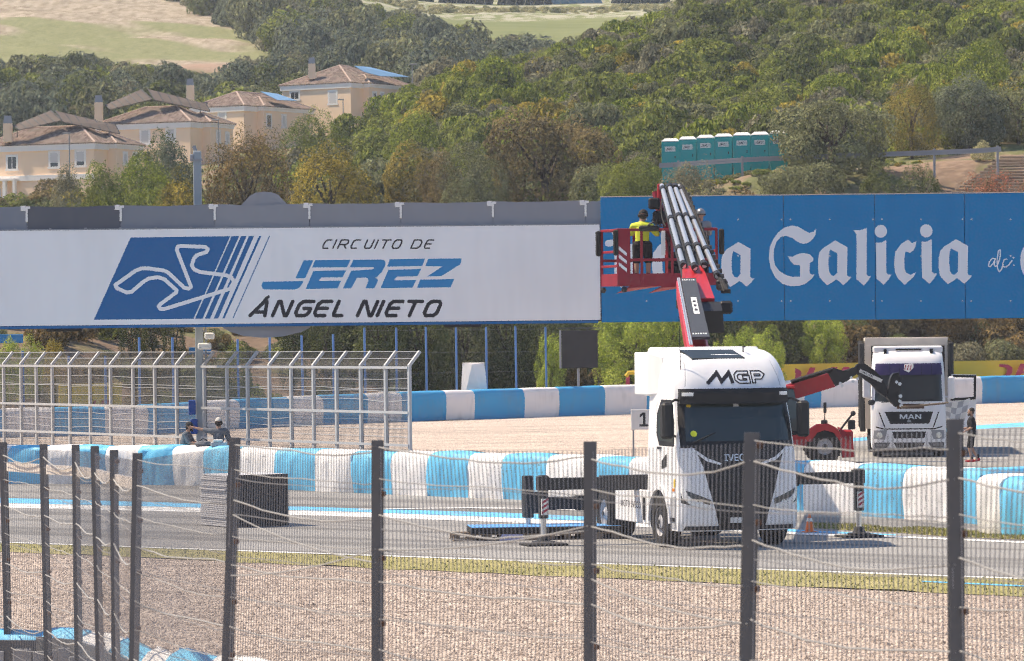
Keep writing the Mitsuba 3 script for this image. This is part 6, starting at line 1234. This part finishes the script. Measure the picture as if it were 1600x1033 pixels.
    if len(head) > 2 and head[2] == 'beard': put('beard', smooth_of([bone(hd + [-.045, .05, -.085], hd + [.045, .05, -.085], .042, .042), bone(hd + [0, .075, -.09], hd + [0, .08, -.11], .03, .028)], .025, 3), 'hair', p, smooth=True, M=M)
    for s in (-1, 1): put('eye', trimesh.creation.icosphere(1, .010).apply_translation(hd + [s * .032, .088, .012]), 'cloth_black', p, M=M)
    return p
a = W(1004, 436, YC + .55)
person('worker in yellow shirt and black shorts in the lifting cage, seen from behind', (a[0], a[1], zf + .005), -14, 1.98,
       {'ell': (-.27, .12, 1.18), 'wrl': (-.12, .36, 1.2), 'elr': (.29, .14, 1.16), 'wrr': (.20, .42, 1.22), 'head': (.02, .05, 1.64), 'shl': (-.165, 0, 1.38), 'shr': (.165, 0, 1.38), 'kneel': (-.12, .02, .5), 'kneer': (.12, .03, .5)}, 'yellow_vest', 'cloth_black', ('cap', 'cloth_black'), wide=1.22)
a = W(1096, 436, YC + .6)
person('worker in grey shirt and helmet at the right end of the lifting cage', (a[0], a[1], zf + .005), 10, 1.97,
       {'elr': (.26, .16, 1.18), 'wrr': (.14, .40, 1.25), 'ell': (-.26, .14, 1.18), 'wrl': (-.16, .38, 1.2)}, 'shirt_light', 'cloth_black', ('helmet', 'helmet'), longs=True)
a = W(288, 700, 111.6)
person('bearded marshal in grey shirt and black cap at the barrier, left of the mast', (a[0], a[1], 0), -100, 1.80,
       {'head': (0, .16, 1.60), 'neck': (0, .10, 1.46), 'chest': (0, .06, 1.28), 'shl': (-.18, .08, 1.39), 'shr': (.18, .08, 1.39), 'elr': (.24, .20, 1.16), 'wrr': (.16, .45, 1.14), 'ell': (-.24, .20, 1.16), 'wrl': (-.16, .45, 1.14)}, 'shirt_grey', 'cloth_black', ('cap', 'cloth_black', 'beard'), longs=True)
a = W(342, 700, 111.4)
person('marshal in grey shirt and pale cap, reaching left towards the mast', (a[0], a[1], 0), 12, 1.87,
       {'ell': (-.40, .10, 1.46), 'wrl': (-.62, .14, 1.52), 'elr': (.30, .0, 1.16), 'wrr': (.30, .10, .98)}, 'shirt_grey', 'cloth_black', ('cap', 'hair_grey'), longs=True)
a = G(1519, 722)
person('man in black shirt, shorts and red shoes walking beside the far lorry', tuple(a), 88, 1.70,
       {'kneel': (-.1, .10, .5), 'ankl': (-.11, .02, .09), 'toel': (-.11, .20, .035), 'kneer': (.1, .02, .5), 'ankr': (.11, -.20, .12), 'toer': (.11, -.04, .035), 'ell': (-.25, .02, 1.15), 'wrl': (-.22, .24, 1.02), 'elr': (.25, .03, 1.15), 'wrr': (.22, .27, 1.08)}, 'cloth_black', 'cloth_black', ('hair', 'hair', 'beard'), shoe='shoe_red')

# ------------------------------------------------------------------ the near fence
PN = [  # pixel of the top, its height, pixel at the frame's foot, distance, post width
    (-118, 688, -108, 46.5, .075), (-58, 690, -50, 44.5, .075), (5, 691, 13, 42.5, .075), (68, 694, 75, 40.6, .075), (118, 695, 123, 38.6, .072), (148, 697, 156, 36.6, .072), (178, 703, 181, 34.7, .068), (215, 708, 209, 32.7, .078),
    (367, 684, 356, 29.6, .085), (590, 688, 590, 27.2, .085), (922, 690, 922, 25.1, .085), (1175, 676, 1168, 23.2, .090), (1492, 655, 1495, 21.3, .085), (1850, 640, 1850, 19.4, .085)]
nf = {}
for part, rng_, lab in (('a', range(0, 8), 'receding part of the near debris fence, thin posts and wires at the left edge'), ('b', range(8, 14), 'near debris fence across the foreground, stout grey posts with slack wires')):
    nf[part] = thing('debris_fence', lab, 'fence')
def post_at(i, z):
    px, py, pb, d, w = PN[i]; t, b = W(px, py, d), W(pb, 1033, d); k = (t[2] - z) / (t[2] - b[2]); return np.array([t[0] + (b[0] - t[0]) * k, d, z]), t[2]
for i, (px, py, pb, d, w) in enumerate(PN):
    p0, zt3 = post_at(i, -.1); p1, _ = post_at(i, zt3); nx_ = post_at(min(i + 1, 13), 1)[0] - post_at(max(i - 1, 0), 1)[0]; tdir = nx_ / np.linalg.norm(nx_); u = (0, 0, 1)
    fr_ = np.array([-tdir[1], tdir[0], 0]) * .045 * (1 if tdir[0] > 0 else -1)
    up_ = np.array([0, -1.0, 0]); f2 = np.array([0, .04, 0])
    k = put('post', cat(beam(p0 - f2, p1 - f2, w, .012, up_), beam(p0 + f2, p1 + f2, w, .012, up_), beam(p0, p1, .012, .078, up_)), 'post_grey', nf['a' if i < 8 else 'b'])
    put('clip', cat([bx(-.02, .02, -.02, .02, -.018, .018, .006).apply_translation(post_at(i, z)[0] + [w * .5, -.05, rng.uniform(-.03, .03)]) for z in np.arange(.5, zt3 - .05, .45)]), 'rust', k, kind='stuff')
for i in range(13):
    par = nf['a' if i < 7 else 'b']; (a0, za), (c0, zc2) = post_at(i, 0), post_at(i + 1, 0); R = np.random.default_rng(50 + i); left = i < 7
    L = np.linalg.norm((post_at(i + 1, 1)[0] - post_at(i, 1)[0])[:2])
    def at(t, z, off=.055):
        a, _ = post_at(i, z); c, _ = post_at(i + 1, z); p = a + (c - a) * t; p[1] -= off; return p
    ztop = lambda t: (za + (zc2 - za) * t) - .06
    sh1, sh2, am = R.normal(0, .05), R.normal(0, .04), .02 + .03 * R.random()
    n = int(L / (.048 if not left else .085)); ws_ = []
    for k in range(1, n):
        t = k / n; zz = np.linspace(.4, ztop(t), 9)
        pts = [at(t + (sh1 * math.sin(z * 1.3 + i) + sh2 * math.sin(3.1 * z + i * 2)) * math.sin(math.pi * t) / max(L, 1) * (1.8 if i == 10 else .7), z) + [0, am * math.sin(z * 2 + t * 5), 0] for z in zz]
        ws_.append(tube(pts, (.0040 if not left else .0032), 4, False))
    for z in np.arange(.55, min(za, zc2) - .1, .30):
        s_ = R.uniform(-.02, .04); ws_.append(tube([at(t, z - s_ * 4 * t * (1 - t) + .01 * math.sin(7 * t + z * 9), .06) for t in np.linspace(0.02, .98, 10)], .0034, 4, False))
    put('wire_mesh', cat(ws_), 'wire', par, kind='stuff')
    for kz, z in enumerate(np.arange(.65, max(za, zc2) - .02, .30 if left else .24)):
        z = min(z, min(za, zc2) - .05); thick = kz % 2 == 0; sg, tilt = R.uniform(.01, .09) * (1 if thick else .5), R.uniform(-.05, .05)
        put('cable', tube([at(t, z + R.normal(0, .003) - sg * 4 * t * (1 - t) + tilt * (t - .5) + .018 * math.sin(5 * t + z * 11) * math.sin(math.pi * t), .065) for t in np.linspace(0.01, .99, 15)], (.0075 if thick else .0045) if left else (.0062 if thick else .004), 6), 'cable', par, smooth=True)
    if not left:
        for _ in range(2):
            z0, z1_ = R.uniform(.8, ztop(.5) - .2), 0; z1_ = z0 + R.choice([-.38, .38]) * R.uniform(.4, 1); put('cable', tube([at(t, min(z0 + (z1_ - z0) * t - .05 * 4 * t * (1 - t), ztop(t)), .075) for t in np.linspace(0.01, .99, 13)], .0055, 6), 'cable', par, smooth=True)

for i in range(2, 7):
    def pt(k, dz): z = post_at(k, 0)[1] - dz; return post_at(k, z)[0] + [0, .09, 0]
    put('plank', beam(pt(i, .27), pt(i + 1, .27), .03, .10), 'wood_pale', nf['a'], 'weathered pale plank tied along the top of the posts' if i == 2 else None)

# ------------------------------------------------------------------ the air
scene['air'] = {'type': 'homogeneous', 'albedo': {'type': 'rgb', 'value': [.94, .95, .96]}, 'sigma_t': {'type': 'rgb', 'value': [.00016, .000175, .0002]}}
scene['haze'] = {'type': 'cube', 'to_world': T().translate([0, 1850, 62]).scale([2750, 2350, 65]), 'bsdf': {'type': 'null'}, 'interior': {'type': 'ref', 'id': 'air'}}
tag('haze', 'pale summer haze over the whole valley', 'haze', kind='stuff')
scene['camera']['medium'] = {'type': 'ref', 'id': 'air'}
